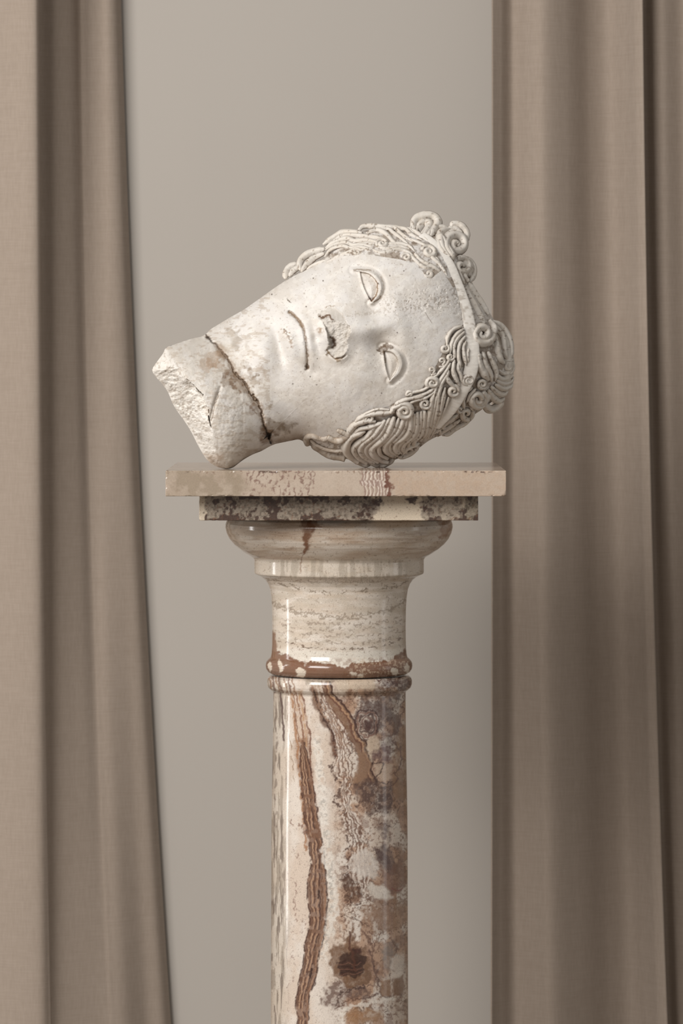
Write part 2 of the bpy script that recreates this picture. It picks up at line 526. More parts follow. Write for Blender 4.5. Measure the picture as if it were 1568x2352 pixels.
# ---- abacus under it
def paint_abacus(px, py, P):
    p = Paint(px, py, (204, 188, 166))
    gran = (136, 123, 108)
    p.blob([(470, 1130), (845, 1130), (872, 1165), (840, 1215), (470, 1215)], gran, s=0.95, amp=10, scale=14, edge=5)
    p.blob([(962, 1130), (1070, 1130), (1075, 1215), (985, 1215)], gran, s=0.9, amp=14, scale=16, edge=6, mottle=0.35)
    p.blob([(1066, 1120), (1120, 1120), (1120, 1215), (1066, 1215)], (128, 116, 98), s=0.95, amp=4, scale=12, edge=4)
    g = fbm(px, py, 4.5, 3, 4)
    gm = np.clip((lin((204, 188, 166))[0] - p.c[:, 0]) * 4, 0, 1)
    p.mix(gm * 0.55 * sstep(0.0, 0.5, g), (166, 152, 136))
    p.mix(gm * 0.6 * sstep(0.1, 0.6, -g), (84, 70, 58))
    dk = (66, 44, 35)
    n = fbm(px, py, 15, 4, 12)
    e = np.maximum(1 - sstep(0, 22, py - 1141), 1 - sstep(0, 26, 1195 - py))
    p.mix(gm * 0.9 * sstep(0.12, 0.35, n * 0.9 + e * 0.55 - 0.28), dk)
    p.blob([(815, 1178), (835, 1160), (850, 1145), (880, 1142), (872, 1160), (850, 1175), (830, 1192)], dk, s=0.95, amp=9, scale=9, edge=3, mottle=0.5, mscale=6)
    p.blob([(926, 1142), (958, 1140), (950, 1155), (934, 1154)], dk, s=0.95, amp=7, scale=8, edge=3)
    p.blob([(958, 1160), (985, 1150), (1000, 1172), (985, 1185)], dk, s=0.85, amp=9, scale=8, edge=4, mottle=0.6, mscale=6)
    p.speck(5, 0.55, (120, 84, 62), s=0.5, seed=30)
    return p.c


rounded_slab('abacus', 777.7, 311.5, TOPY + 57.6, TOPY + 113, 2.2, M_abacus, paint_abacus, (440, 42, 50), 7,
             'grey brown mottled slab with dark brown patches')

# ---- capital: echinus, fillet, necking and torus
Yb = TOPY + 113.4
cap_prof = resample([(238, Yb), (250, Yb + 1.5), (257, Yb + 8), (260.5, 1203), (261, 1211), (258, 1224), (251, 1238), (241, 1250), (228, 1261), (212, 1271.5), (199, 1279), (196, 1283),
                     (194.7, 1286), (194.7, 1314), (193.5, 1317), (189, 1319.5), (179, 1324), (170, 1331), (163, 1341), (158.5, 1353), (155.5, 1372), (153.8, 1400), (153.2, 1440), (153.8, 1480), (155, 1500),
                     (157, 1509), (162, 1513.5), (166, 1518), (168, 1523), (168.5, 1529), (167.3, 1536), (163, 1542.5), (156, 1547), (148, 1548.5)], 1.25)


def paint_cap(px, py):
    p = Paint(px, py, (211, 199, 185))
    x0 = (px - 778) / 160.0
    yy = py + 7 * x0 ** 2          # bands sag a little towards the front
    p.mix(0.5 * sstep(-0.4, 0.7, fbm(px * 0.25, py, 10, 4, 51)), (190, 170, 148))
    ech = 1 - sstep(1283, 1290, py)
    p.mix(ech * 0.55 * sstep(-0.3, 0.6, fbm(px * 0.22, py + 0.12 * np.abs(px - 779), 16, 4, 61)), (178, 152, 128))
    p.mix(ech * 0.4 * sstep(0.1, 0.6, fbm(px * 0.12, py, 7, 3, 62)), (150, 122, 98))
    p.blob([(685, 1190), (738, 1190), (733, 1206), (718, 1222), (712, 1245), (704, 1268), (697, 1272), (700, 1245), (694, 1215)], (112, 74, 50), s=0.95, amp=7, scale=12, edge=4, mottle=0.25)
    p.line([(704, 1250), (697, 1272), (692, 1284), (691, 1300), (690, 1316)], 1.8, (120, 82, 60), s=0.8, amp=3, scale=8)
    p.blob([(1000, 1190), (1045, 1190), (1045, 1218), (1022, 1236), (1010, 1230), (1014, 1212)], (138, 96, 64), s=0.85, amp=8, scale=12, edge=4, mottle=0.3)
    p.blob([(515, 1190), (548, 1190), (540, 1222), (560, 1255), (535, 1250), (515, 1220)], (150, 132, 112), s=0.55, amp=6, scale=14, edge=8)
    fil = sstep(1284, 1290, py) * (1 - sstep(1326, 1334, yy))
    p.mix(fil * 0.6 * sstep(-0.35, 0.3, fbm(px, py * 0.2, 9, 3, 66)) * (1 - sstep(130, 172, np.abs(px - 778))), (138, 126, 112))
    p.mix(fil * 0.35, (186, 172, 152))
    p.line([(600, 1328), (660, 1334), (778, 1337), (880, 1333), (960, 1326)], 1.6, (150, 134, 116), s=0.6, amp=6, scale=5)
    neck = sstep(1334, 1342, py) * (1 - sstep(1490, 1500, yy))
    p.mix(neck * 0.55 * sstep(-0.25, 0.5, fbm(px * 0.4, py, 12, 4, 71)), (186, 172, 154))
    c1 = (128, 112, 94)
    p.line([(622, 1336), (641, 1339), (680, 1349), (711, 1356), (773, 1362), (846, 1356), (913, 1345), (934, 1336)], 2.2, c1, s=0.8, amp=5, scale=5, breakup=-0.05, bscale=7)
    p.line([(624, 1386), (668, 1401), (724, 1413), (803, 1417), (877, 1405), (932, 1380)], 4.2, (146, 130, 112), s=0.75, amp=8, scale=6, breakup=0.0, bscale=9)
    for k, yk in enumerate((1432, 1444, 1458, 1473)):
        p.line([(640, yk - 8), (700, yk - 1), (780, yk + 2), (860, yk - 1), (925, yk - 10)], 2.6, (146, 130, 114), s=0.75, amp=6, scale=6, seed=70 + k, breakup=0.12, bscale=8)
    p.line([(640, 1472), (693, 1485), (740, 1491), (790, 1493), (870, 1485), (925, 1466)], 1.8, (112, 92, 76), s=0.9, amp=4, scale=6, seed=81, breakup=0.15, bscale=8)
    p.mix(sstep(1492, 1500, yy) * 0.7, (216, 208, 194))
    br = (122, 88, 68)
    p.blob([(600, 1480), (632, 1496), (662, 1505), (688, 1519), (700, 1526), (715, 1518), (766, 1524), (791, 1537), (802, 1524), (846, 1518), (892, 1516), (929, 1492), (960, 1480), (960, 1570), (600, 1570)],
           br, s=0.97, amp=5, scale=9, edge=2)
    bm = sstep(1508, 1516, yy)
    p.mix(bm * 0.55 * sstep(0.15, 0.5, fbm(px, py, 4, 3, 90)) * sstep(780, 830, px), (196, 174, 150))
    p.mix(bm * 0.4 * sstep(0.0, 0.5, fbm(px, py, 12, 3, 92)), (118, 78, 56))
    for (cx, cy, rx, ry) in ((690, 1546, 11, 12), (643, 1530, 5, 14), (809, 1548, 7, 6), (826, 1552, 8, 6), (906, 1543, 9, 9), (934, 1534, 4, 14), (620, 1532, 4, 12)):
        p.ell(cx, cy, rx, ry, (214, 200, 182), s=0.95, amp=4, scale=7, edge=2)
    p.blob([(620, 1450), (631, 1452), (637, 1490), (634, 1515), (620, 1515)], (128, 92, 68), s=0.9, amp=3, scale=8, edge=3)
    p.speck(4, 0.62, (132, 110, 92), s=0.5, seed=99)
    return p.c


lathe('capital', cap_prof, 778.3, 400, 60, M_onyx, paint_cap, 'cream flared capital with fine horizontal bands')

# ---- shaft with its collar
sh_top = [(148, 1549.8), (158, 1551), (164, 1555.5), (166.5, 1562), (166.5, 1571), (164, 1578), (159, 1583), (154.5, 1586), (152.2, 1590)]
sh = resample(sh_top, 1.3)
body = [(152.2 + 4.6 * sstep(1590, 1960, np.array(y)) + 1.2 * sstep(1960, 2400, np.array(y)), y) for y in np.arange(1591.5, 2372, 1.5)]
YF = VY + CAMZ / K                 # floor level in pixels
Yplinth = YF - 330
body2 = [(159 + 3 * (y - 2372) / 900.0, y) for y in np.arange(2380, Yplinth - 150, 12)]
sh_prof = np.vstack([sh, np.array(body), np.array(body2)])


def paint_shaft(px, py):
    p = Paint(px, py, (203, 185, 168))
    white = (216, 205, 193); tan = (170, 130, 100); brown = (112, 80, 62); dark = (66, 44, 36); purple = (88, 66, 60)
    wx = px + 10 * fbm(px, py, 60, 3, 3); wy = py
    # broad cream / tan clouding, finer speckle
    p.mix(0.75 * sstep(-0.2, 0.6, fbm(px, py * 0.6, 46, 4, 5)), white)
    rgt = sstep(745, 800, px)
    p.mix(rgt * 0.75 * sstep(-0.15, 0.4, fbm(px, py * 0.7, 30, 5, 9)), tan)
    p.mix(rgt * 0.5 * sstep(0.1, 0.5, fbm(px + 90, py * 0.8, 24, 5, 19)), (126, 90, 70))
    p.speck(5, 0.22, (130, 100, 82), s=0.7, seed=21, mask=rgt)
    p.speck(3.2, 0.32, (92, 66, 52), s=0.7, seed=22, mask=rgt * sstep(-0.2, 0.4, fbm(px, py, 26, 3, 77)))
    vn = np.abs(fbm(px + 40, py * 0.75, 44, 4, 301))
    p.mix(rgt * 0.75 * (1 - sstep(0.012, 0.05, vn)) * sstep(-0.2, 0.3, fbm(px, py, 30, 2, 302)), (78, 54, 44))
    vn = np.abs(fbm(px, py * 0.6 + 200, 26, 3, 305))
    p.mix(rgt * 0.5 * (1 - sstep(0.02, 0.07, vn)) * sstep(0.0, 0.4, fbm(px, py, 24, 2, 306)), (110, 78, 60))
    # greyish left flank
    lf = 1 - sstep(640, 672, px)
    p.mix(lf * 0.55, (182, 170, 154))
    p.speck(9, 0.05, (132, 118, 102), s=0.6, seed=25, sx=1.6, sy=0.18, mask=lf)
    p.speck(5, 0.35, (96, 80, 70), s=0.7, seed=26, sx=1.2, sy=0.12, mask=lf)
    p.line([(645, 1592), (648, 1640), (650, 1660), (652, 1700)], 2.6, (86, 64, 58), s=0.9, amp=2, scale=14, breakup=0.0, bscale=9)
    p.line([(632, 1600), (634, 1700), (632, 1800), (636, 1900)], 3, (116, 100, 88), s=0.7, amp=3, scale=20, breakup=0.05, bscale=16)
    p.blob([(664, 1585), (694, 1585), (713, 1692), (700, 1720), (680, 1700)], (172, 136, 106), s=0.7, amp=3, scale=16, edge=4, mottle=0.5)
    p.blob([(672, 1700), (711, 1690), (720, 1810), (741, 1950), (705, 1950), (690, 1815)], (140, 106, 82), s=0.8, amp=3, scale=16, edge=6, mottle=0.4)
    # thin brown line family on the left
    for i, (pts, w_, c_) in enumerate((
        ([(668, 1592), (670, 1612), (678, 1676), (687, 1757), (689, 1814), (699, 1894), (703, 1950)], 3.2, (156, 112, 78)),
        ([(674, 1592), (678, 1640), (684, 1690), (692, 1757), (694, 1814), (703, 1894)], 1.4, (128, 92, 70)),
        ([(681, 1592), (696, 1678), (701, 1747), (708, 1825), (719, 1917), (724, 1950)], 2.0, (126, 84, 60)),
        ([(686, 1592), (700, 1668), (706, 1750), (712, 1820), (722, 1900)], 1.4, (176, 140, 106)),
        ([(693, 1592), (705, 1660), (712, 1692), (712, 1745), (719, 1802), (726, 1848), (733, 1894), (740, 1950)], 2.2, (110, 70, 52)),
        ([(660, 1592), (664, 1680), (668, 1720), (676, 1800)], 1.3, (150, 126, 104)))):
        p.line(pts, w_, c_, s=0.85, amp=3, scale=12, seed=100 + i, breakup=-0.2)
    # main brown band
    Lb = [(692, 1700), (690, 1760), (694, 1830), (700, 1890), (708, 1930), (715, 1984), (706, 2026), (706, 2069), (712, 2106), (708, 2145), (699, 2170), (699, 2198), (690, 2237), (683, 2283), (676, 2306), (680, 2322), (684, 2335), (682, 2420)]
    Rb = [(697, 1700), (712, 1760), (722, 1830), (732, 1890), (741, 1940), (746, 1984), (749, 2026), (751, 2060), (750, 2106), (745, 2145), (738, 2170), (731, 2198), (729, 2237), (719, 2267), (710, 2290), (708, 2352), (707, 2420)]
    p.blob(Lb + Rb[::-1], (116, 82, 62), s=0.95, amp=2.5, scale=10, edge=2, mottle=0.15)
    La = np.array(Lb, float); Ra = np.array(Rb, float)
    ys = np.arange(1705, 2420, 18.0)
    lx = np.interp(ys, La[:, 1], La[:, 0]); rx = np.interp(ys, Ra[:, 1], Ra[:, 0])
    for i, f in enumerate((0.0, 0.13, 0.26, 0.36, 0.5, 0.62, 0.74, 0.88, 1.0)):
        pts = np.stack([lx + (rx - lx) * f, ys], 1)
        cc = [(74, 48, 38), (94, 66, 50), (172, 138, 110), (84, 56, 44), (166, 132, 106), (70, 46, 38), (102, 72, 54), (150, 114, 90), (68, 44, 36)][i]
        p.line(pts, 1.9 if i not in (0, 8) else 2.2, cc, s=0.85, amp=2.2, scale=13, seed=130, breakup=-0.3)
    for (x, y) in ((731, 2054), (713, 2236)):
        p.ell(x, y, 3.5, 12, (52, 32, 26), s=0.9, amp=3, scale=7, edge=2)
    # second, broken dark band
    p.line([(722, 1588), (729, 1614), (742, 1651), (758, 1674), (765, 1697), (770, 1730)], 9, (112, 82, 64), s=0.85, amp=5, scale=14, seed=150)
    p.line([(720, 1588), (733, 1630), (748, 1662), (764, 1685), (766, 1700)], 2.2, dark, s=0.9, amp=3, scale=9, seed=151)
    p.line([(731, 1596), (745, 1638), (760, 1665), (766, 1690), (772, 1740), (763, 1768), (779, 1800), (772, 1839), (784, 1865), (793, 1883), (796, 1917), (802, 1950), (798, 1996), (796, 2042), (806, 2070)],
           5.5, (80, 54, 44), s=0.9, amp=8, scale=10, seed=152, breakup=0.05, bscale=6)
    p.line([(768, 1700), (776, 1760), (795, 1800), (802, 1850), (815, 1885), (823, 1915), (825, 1990)], 3, (122, 84, 64), s=0.7, amp=7, scale=10, seed=153, breakup=0.1, bscale=6)
    p.line([(740, 1950), (756, 2010), (772, 2060), (768, 2110)], 6, (230, 222, 210), s=0.6, amp=6, scale=12, seed=154)
    p.line([(728, 1700), (742, 1850), (756, 1960), (762, 2060), (756, 2140), (742, 2200)], 10, (226, 218, 206), s=0.6, amp=6, scale=12, seed=155, breakup=-0.1)
    p.speck(6, 0.25, (168, 160, 150), s=0.7, seed=156, mask=np.exp(-(pdist(px, py, [(728, 1700), (744, 1880), (757, 1990), (760, 2080), (742, 2190)], far=30) / 9) ** 2))
    # wavy growth lines between the dark bands, fraying out further down
    A0 = [(734, 1592), (748, 1640), (763, 1668), (769, 1700), (776, 1745), (768, 1775), (784, 1805), (778, 1845), (790, 1880), (800, 1920), (806, 1960), (800, 2010), (802, 2060)]
    B0 = [(742, 1592), (752, 1618), (770, 1645), (788, 1670), (797, 1700), (812, 1740), (812, 1785), (806, 1820), (812, 1860), (826, 1890), (838, 1930), (846, 1975), (850, 2030)]
    for i, f in enumerate(np.linspace(0.08, 0.95, 9)):
        pts = [(a[0] * (1 - f) + b_[0] * f, a[1] * (1 - f) + b_[1] * f) for a, b_ in zip(A0, B0)]
        p.line(pts, 1.7 if i % 2 else 2.4, (102, 72, 56) if i % 2 else (222, 208, 194), s=0.75, amp=4.5, scale=13, seed=410, breakup=0.0 if i % 2 else 0.05, bscale=8 + i)
    # great diagonal band
    Lq = [(738, 1566), (749, 1610), (768, 1637), (786, 1660), (795, 1688), (812, 1708), (822, 1740), (824, 1772), (816, 1798)]
    Rq = [(758, 1566), (765, 1594), (784, 1612), (800, 1635), (813, 1653), (823, 1692), (838, 1703), (842, 1724), (855, 1752), (853, 1773), (864, 1796)]
    p.blob(Lq + Rq[::-1], (124, 92, 70), s=0.92, amp=3, scale=12, edge=2.5, mottle=0.15)
    p.line(Rq, 2.6, (70, 44, 36), s=0.95, amp=2.5, scale=8, seed=160)
    p.line([(x - 7, y + 2) for x, y in Rq], 1.6, (186, 146, 112), s=0.7, amp=2.5, scale=8, seed=160)
    p.line([(x - 11, y + 4) for x, y in Rq], 2.2, (104, 66, 50), s=0.85, amp=2.5, scale=8, seed=160)
    p.line(Lq[:6], 1.8, (104, 68, 52), s=0.8, amp=2.5, scale=8, seed=161)
    for k in (8, 15, 22):
        p.line([(x - k, y + k * 0.4) for x, y in Lq[:6]], 1.5, (150, 116, 92), s=0.55, amp=3, scale=7, seed=162 + k)
    # purple clouds at the upper right, concentric eye
    p.blob([(834, 1596), (870, 1590), (925, 1592), (926, 1680), (905, 1730), (880, 1735), (850, 1712), (826, 1670), (816, 1640)], purple, s=0.8, amp=16, scale=22, edge=8, mottle=0.7, mscale=16)
    for k, r in enumerate((27, 22, 17, 12)):
        e = [(843 + r * math.cos(t), 1664 + r * 1.25 * math.sin(t)) for t in np.linspace(0, 2 * math.pi, 18)]
        p.line(e, 2.2, [(72, 46, 42), (128, 94, 80), (76, 50, 44), (112, 82, 72)][k], s=0.8, amp=5, scale=14, seed=170)
    p.ell(844, 1666, 9, 12, (78, 50, 44), s=0.8, amp=4, scale=8, edge=3)
    p.blob([(838, 1705), (862, 1690), (872, 1700), (858, 1745), (848, 1740)], (206, 184, 160), s=0.8, amp=6, scale=14, edge=4)
    p.blob([(856, 1735), (870, 1715), (892, 1705), (905, 1720), (900, 1750), (870, 1752)], (104, 74, 70), s=0.8, amp=8, scale=14, edge=5, mottle=0.4)
    p.blob([(856, 1755), (900, 1755), (900, 1792), (872, 1796)], (196, 172, 150), s=0.75, amp=5, scale=14, edge=4)
    p.line([(855, 1754), (880, 1752), (874, 1772), (862, 1790), (878, 1800), (900, 1796)], 1.6, dark, s=0.8, amp=3, scale=8, seed=175)
    p.blob([(818, 1720), (840, 1725), (850, 1760), (846, 1800), (812, 1806), (806, 1790), (824, 1770)], (142, 110, 86), s=0.85, amp=5, scale=16, edge=4)
    p.blob([(812, 1800), (850, 1788), (880, 1800), (902, 1798), (896, 1830), (892, 1868), (868, 1874), (846, 1868), (822, 1842)], (84, 62, 54), s=0.92, amp=9, scale=16, edge=5, mottle=0.35, mscale=9)
    p.speck(4, 0.5, (190, 170, 156), s=0.6, seed=176, mask=np.exp(-(((px - 862) / 35) ** 2 + ((py - 1830) / 38) ** 2)))
    p.blob([(906, 1700), (935, 1660), (935, 1840), (900, 1830), (908, 1770)], (140, 108, 82), s=0.8, amp=7, scale=18, edge=5, mottle=0.3)
    p.line([(926, 1600), (920, 1660), (905, 1690), (918, 1730), (912, 1780), (898, 1810)], 2.2, (96, 66, 58), s=0.75, amp=6, scale=12, seed=178, breakup=0.0)
    # middle right
    p.ell(885, 1908, 13, 24, (92, 70, 62), s=0.8, amp=10, scale=14, edge=8, mottle=0.4)
    p.blob([(852, 1945), (888, 1940), (912, 1990), (908, 2012), (884, 2002), (862, 1975)], (94, 74, 68), s=0.88, amp=6, scale=14, edge=5, mottle=0.3)
    for k in range(6):
        p.line([(858 + 5 * k, 1946 + 3 * k), (880 + 4 * k, 1985), (905 + 2 * k, 2003 + 2 * k), (912 + k, 1985 + 5 * k)], 1.2, (84, 58, 54), s=0.6, amp=3, scale=10, seed=181)
    p.blob([(866, 1985), (890, 2006), (926, 1965), (934, 2010), (924, 2055), (900, 2052), (880, 2030)], (130, 96, 78), s=0.85, amp=7, scale=16, edge=5, mottle=0.25)
    p.line([(900, 2042), (912, 2046), (924, 2040)], 2, (130, 72, 62), s=0.7, amp=2, scale=8)
    p.blob([(808, 1960), (846, 1950), (866, 2000), (862, 2020), (820, 2010), (805, 1985)], white, s=0.7, amp=8, scale=16, edge=6)
    p.blob([(784, 2012), (806, 2010), (832, 2046), (836, 2060), (812, 2072), (796, 2066), (786, 2040)], (88, 62, 48), s=0.9, amp=8, scale=12, edge=4, mottle=0.4, mscale=6)
    p.line([(812, 2058), (850, 2062), (880, 2074), (925, 2072)], 2.4, (110, 78, 62), s=0.75, amp=6, scale=9, seed=184, breakup=0.0)
    p.blob([(840, 2030), (880, 2034), (905, 2062), (880, 2072), (850, 2054)], (226, 216, 202), s=0.7, amp=7, scale=14, edge=5)
    p.blob([(832, 2080), (880, 2070), (932, 2066), (930, 2100), (905, 2145), (870, 2152), (838, 2130)], (146, 114, 90), s=0.7, amp=12, scale=18, edge=7, mottle=0.5)
    p.line([(786, 2104), (810, 2108), (830, 2120), (848, 2132)], 1.6, (92, 68, 56), s=0.8, amp=4, scale=8, seed=186)
    p.line([(790, 2106), (793, 2130), (790, 2152)], 2, (96, 64, 48), s=0.75, amp=3, scale=6, seed=187, breakup=0.05)
    p.line([(830, 2130), (845, 2160), (858, 2182), (852, 2135)], 2.4, (100, 70, 58), s=0.7, amp=5, scale=10, seed=188)
    # dark knot
    p.blob([(766, 2168), (790, 2172), (802, 2150), (806, 2120), (812, 2140), (808, 2164), (836, 2175), (848, 2205), (852, 2245), (840, 2262), (800, 2268), (770, 2240), (754, 2208)], (114, 84, 62), s=0.92, amp=6, scale=14, edge=4, mottle=0.2)
    p.blob([(782, 2196), (798, 2186), (820, 2178), (840, 2200), (834, 2235), (818, 2246), (785, 2240), (772, 2222)], (60, 38, 30), s=0.93, amp=6, scale=10, edge=3, mottle=0.1)
    for k in range(6):
        p.line([(776 + k, 2210 + 6 * k), (795, 2207 + 6 * k), (815, 2212 + 5.4 * k), (830, 2206 + 5 * k)], 0.9, (128, 88, 72) if k % 2 else (46, 26, 22), s=0.65, amp=2.5, scale=16, seed=190)
    p.line([(804, 2140), (802, 2170), (810, 2190), (815, 2230)], 3, (86, 54, 42), s=0.85, amp=3, scale=10, seed=192)
    p.ell(822, 2184, 9, 8, (72, 44, 36), s=0.85, amp=4, scale=7, edge=3)
    # lower right
    p.blob([(876, 2168), (906, 2160), (910, 2190), (896, 2228), (880, 2218)], (138, 122, 110), s=0.85, amp=8, scale=12, edge=5, mottle=0.35)
    p.line([(851, 2182), (858, 2215), (866, 2242), (872, 2275), (882, 2288), (898, 2288)], 2.8, (96, 70, 60), s=0.8, amp=4, scale=10, seed=195)
    p.line([(902, 2164), (910, 2175), (906, 2196)], 3, (104, 74, 60), s=0.7, amp=4, scale=8, seed=196)
    p.blob([(874, 2252), (897, 2250), (899, 2288), (880, 2290), (873, 2276)], (146, 112, 84), s=0.85, amp=3, scale=10, edge=2.5)
    p.blob([(904, 2248), (926, 2240), (930, 2275), (910, 2290), (903, 2272)], (132, 100, 76), s=0.85, amp=4, scale=10, edge=3)
    p.blob([(896, 2200), (930, 2190), (928, 2235), (902, 2246)], (224, 212, 198), s=0.65, amp=6, scale=12, edge=5)
    p.blob([(750, 2262), (780, 2256), (850, 2272), (858, 2290), (800, 2300), (770, 2316), (738, 2300)], (104, 80, 70), s=0.85, amp=9, scale=14, edge=5, mottle=0.55, mscale=7)
    p.line([(772, 2310), (778, 2286), (800, 2276), (850, 2262)], 2, (72, 52, 46), s=0.8, amp=5, scale=7, seed=198, breakup=0.0)
    p.line([(770, 2316), (800, 2298), (840, 2292), (870, 2280)], 2, (92, 64, 54), s=0.75, amp=5, scale=7, seed=199, breakup=0.0)
    p.ell(835, 2334, 46, 16, (156, 120, 88), s=0.8, amp=8, scale=16, edge=8, mottle=0.3)
    p.ell(824, 2330, 22, 7, (150, 108, 74), s=0.6, amp=6, scale=10, edge=5)
    p.line([(786, 2352), (784, 2330), (800, 2312), (850, 2306), (905, 2292)], 4, (230, 220, 206), s=0.6, amp=5, scale=12, seed=200)
    # left white zone streaks
    p.line([(668, 1890), (680, 1905), (690, 1898), (700, 1915)], 4, (120, 84, 66), s=0.8, amp=6, scale=8, seed=203, breakup=-0.1)
    for i, pts in enumerate(([(672, 1952), (684, 1968), (694, 1978)], [(674, 2020), (682, 2040), (676, 2075), (680, 2110), (675, 2140)], [(690, 2100), (700, 2120), (692, 2140)], [(672, 2180), (678, 2230), (666, 2262)])):
        p.line(pts, 3, (128, 96, 84), s=0.65, amp=6, scale=9, seed=205 + i, breakup=0.1, bscale=6)
    # collar markings
    col = 1 - sstep(1584, 1590, py)
    for i, x in enumerate((619, 626, 634, 641, 652, 662, 671)):
        p.line([(x, 1545), (x + 1, 1566), (x + 7, 1590)], 2.4, (106, 74, 60) if i % 2 else (140, 106, 82), s=0.8, amp=3, scale=8, seed=220 + i)
    p.blob([(680, 1545), (760, 1545), (775, 1562), (740, 1572), (700, 1566)], (122, 112, 96), s=0.6 * 1, amp=6, scale=10, edge=4, mottle=0.5, mscale=6)
    p.blob([(766, 1560), (860, 1556), (862, 1582), (776, 1588)], (206, 188, 166), s=0.75, amp=4, scale=12, edge=5)
    p.blob([(864, 1560), (900, 1556), (944, 1556), (948, 1572), (925, 1582), (884, 1578)], (74, 44, 38), s=0.88, amp=6, scale=10, edge=3, mottle=0.45, mscale=7)
    p.speck(3, 0.6, (96, 70, 56), s=0.35, seed=230)
    return p.c


lathe('shaft', sh_prof, 779.3, 380, 60, M_onyx, paint_shaft, 'brown and cream swirled onyx shaft with a rounded collar')

# foot of the column (below the picture): torus, scotia, torus, then a square plinth
Yf = Yplinth
foot = [(158, Yf - 155), (170, Yf - 152), (182, Yf - 140), (182, Yf - 125), (172, Yf - 112), (176, Yf - 96), (190, Yf - 78), (205, Yf - 68), (222, Yf - 60), (232, Yf - 42), (232, Yf - 22), (220, Yf - 4), (205, Yf)]


def paint_foot(px, py):
    p = Paint(px, py, (200, 184, 164))
    p.mix(0.6 * sstep(-0.2, 0.6, fbm(px, py, 40, 4, 5)), (150, 112, 88))
    return p.c


lathe('base', resample(foot, 4), 779.3, 60, 40, M_onyx, paint_foot)
rounded_slab('plinth', 779.3, 300, Yf + 0.5, YF - 0.3, 5, M_slab, lambda px, py, P: paint_foot(px, py), (40, 30, 40), 9)

# ------------------------------------------------------------------ the marble head
head = empty('marble_head', tuple(Wo(800, TOPY, 120)), 'broken white marble head with curly hair lying sideways on the onyx slab', 'sculpture')

OUT = [(474, 766), (484, 756), (500, 746), (530, 728), (560, 711), (580, 697), (600, 683), (625, 665), (650, 648), (675, 632), (700, 618), (735, 598), (765, 572), (800, 546), (840, 530), (890, 526), (940, 530),
       (985, 532), (1030, 545), (1058, 575), (1072, 612), (1084, 648), (1100, 678), (1118, 708), (1136, 738), (1154, 770), (1164, 805), (1166, 845), (1158, 880), (1140, 912), (1110, 938), (1080, 958),
       (1050, 978), (1020, 994), (985, 1012), (960, 1030), (930, 1046), (900, 1058), (865, 1064), (830, 1060), (795, 1054), (765, 1045), (735, 1034), (708, 1022), (688, 1010), (670, 1012), (650, 1016), (632, 1020),
       (618, 1026), (600, 1036), (580, 1044), (562, 1054), (548, 1064), (536, 1073), (522, 1077), (508, 1075), (494, 1070), (482, 1062), (472, 1052), (462, 1036), (452, 1018), (440, 994), (424, 968), (408, 946),
       (396, 926), (386, 902), (374, 884), (360, 868), (349, 852), (354, 840), (364, 826), (374, 812), (380, 800), (388, 795), (404, 790), (424, 783), (444, 777), (462, 773)]
C0 = np.array([835.0, 792.0])
oc = spline(OUT + [OUT[0]], 3.0)[:-1]
ang = np.unwrap(np.arctan2(oc[:, 1] - C0[1], oc[:, 0] - C0[0]))
rad = np.hypot(oc[:, 0] - C0[0], oc[:, 1] - C0[1])
if ang[-1] < ang[0]: ang, rad = ang[::-1], rad[::-1]
ang = np.maximum.accumulate(ang)
angp = np.concatenate([ang - 2 * math.pi, ang, ang + 2 * math.pi]); radp = np.tile(rad, 3)


def Rphi(phi): return np.interp(phi, angp, radp)


# inflate the outline: Poisson membrane on a coarse grid, depth = sqrt(membrane)
GX = np.arange(320, 1212, 4.0); GY = np.arange(480, 1112, 4.0)
gx, gy = np.meshgrid(GX, GY)
ins = inside(gx, gy, [tuple(p) for p in oc])
u = np.zeros(gx.shape)
h2 = 16.0
chk = (np.add.outer(np.arange(gx.shape[0]), np.arange(gx.shape[1])) % 2)
m0 = ins & (chk == 0); m1 = ins & (chk == 1)
om = 1.96
for it in range(420):
    for mm in (m0, m1):
        av = np.zeros_like(u)
        av[1:-1, 1:-1] = 0.25 * (u[:-2, 1:-1] + u[2:, 1:-1] + u[1:-1, :-2] + u[1:-1, 2:] + h2)
        u[mm] += om * (av[mm] - u[mm])
u *= 245.0 ** 2 / u.max()
# signed rim refinement: outside cells continue the slope downward so the rim falls on the outline
dist = pdist(gx.ravel(), gy.ravel(), [tuple(p) for p in oc[::3]], closed=True).reshape(gx.shape)
slope = np.zeros_like(u)
nb = ins & (dist < 10) & (dist > 2)
ratio = u[nb].sum() / dist[nb].sum()
u_ext = np.where(ins, u, -dist * ratio)
ub = np.maximum(u, 0)
for it in range(30):                     # blurred copy: carries the hair across the rim
    ub[1:-1, 1:-1] = 0.2 * (ub[1:-1, 1:-1] + ub[:-2, 1:-1] + ub[2:, 1:-1] + ub[1:-1, :-2] + ub[1:-1, 2:])


def bil(G, x, y):
    fx = np.clip((np.asarray(x) - GX[0]) / 4.0, 0, len(GX) - 1.001); fy = np.clip((np.asarray(y) - GY[0]) / 4.0, 0, len(GY) - 1.001)
    ix = fx.astype(int); iy = fy.astype(int); fx = fx - ix; fy = fy - iy
    return (G[iy, ix] * (1 - fx) + G[iy, ix + 1] * fx) * (1 - fy) + (G[iy + 1, ix] * (1 - fx) + G[iy + 1, ix + 1] * fx) * fy


def rim(x, y):
    """depth of the outline: the neck's end lies nearer to the camera than the ear side"""
    t = ((np.asarray(x) - 640) * -0.80 + (np.asarray(y) - 980) * 0.60)
    return 75 + 165 * sstep(-60, 150, t)


UA = np.array([0.970, -0.243]); VA = np.array([0.243, 0.970]); E0 = np.array([872.0, 752.0])


def ga(d, s): return np.exp(-(d / s) ** 2)


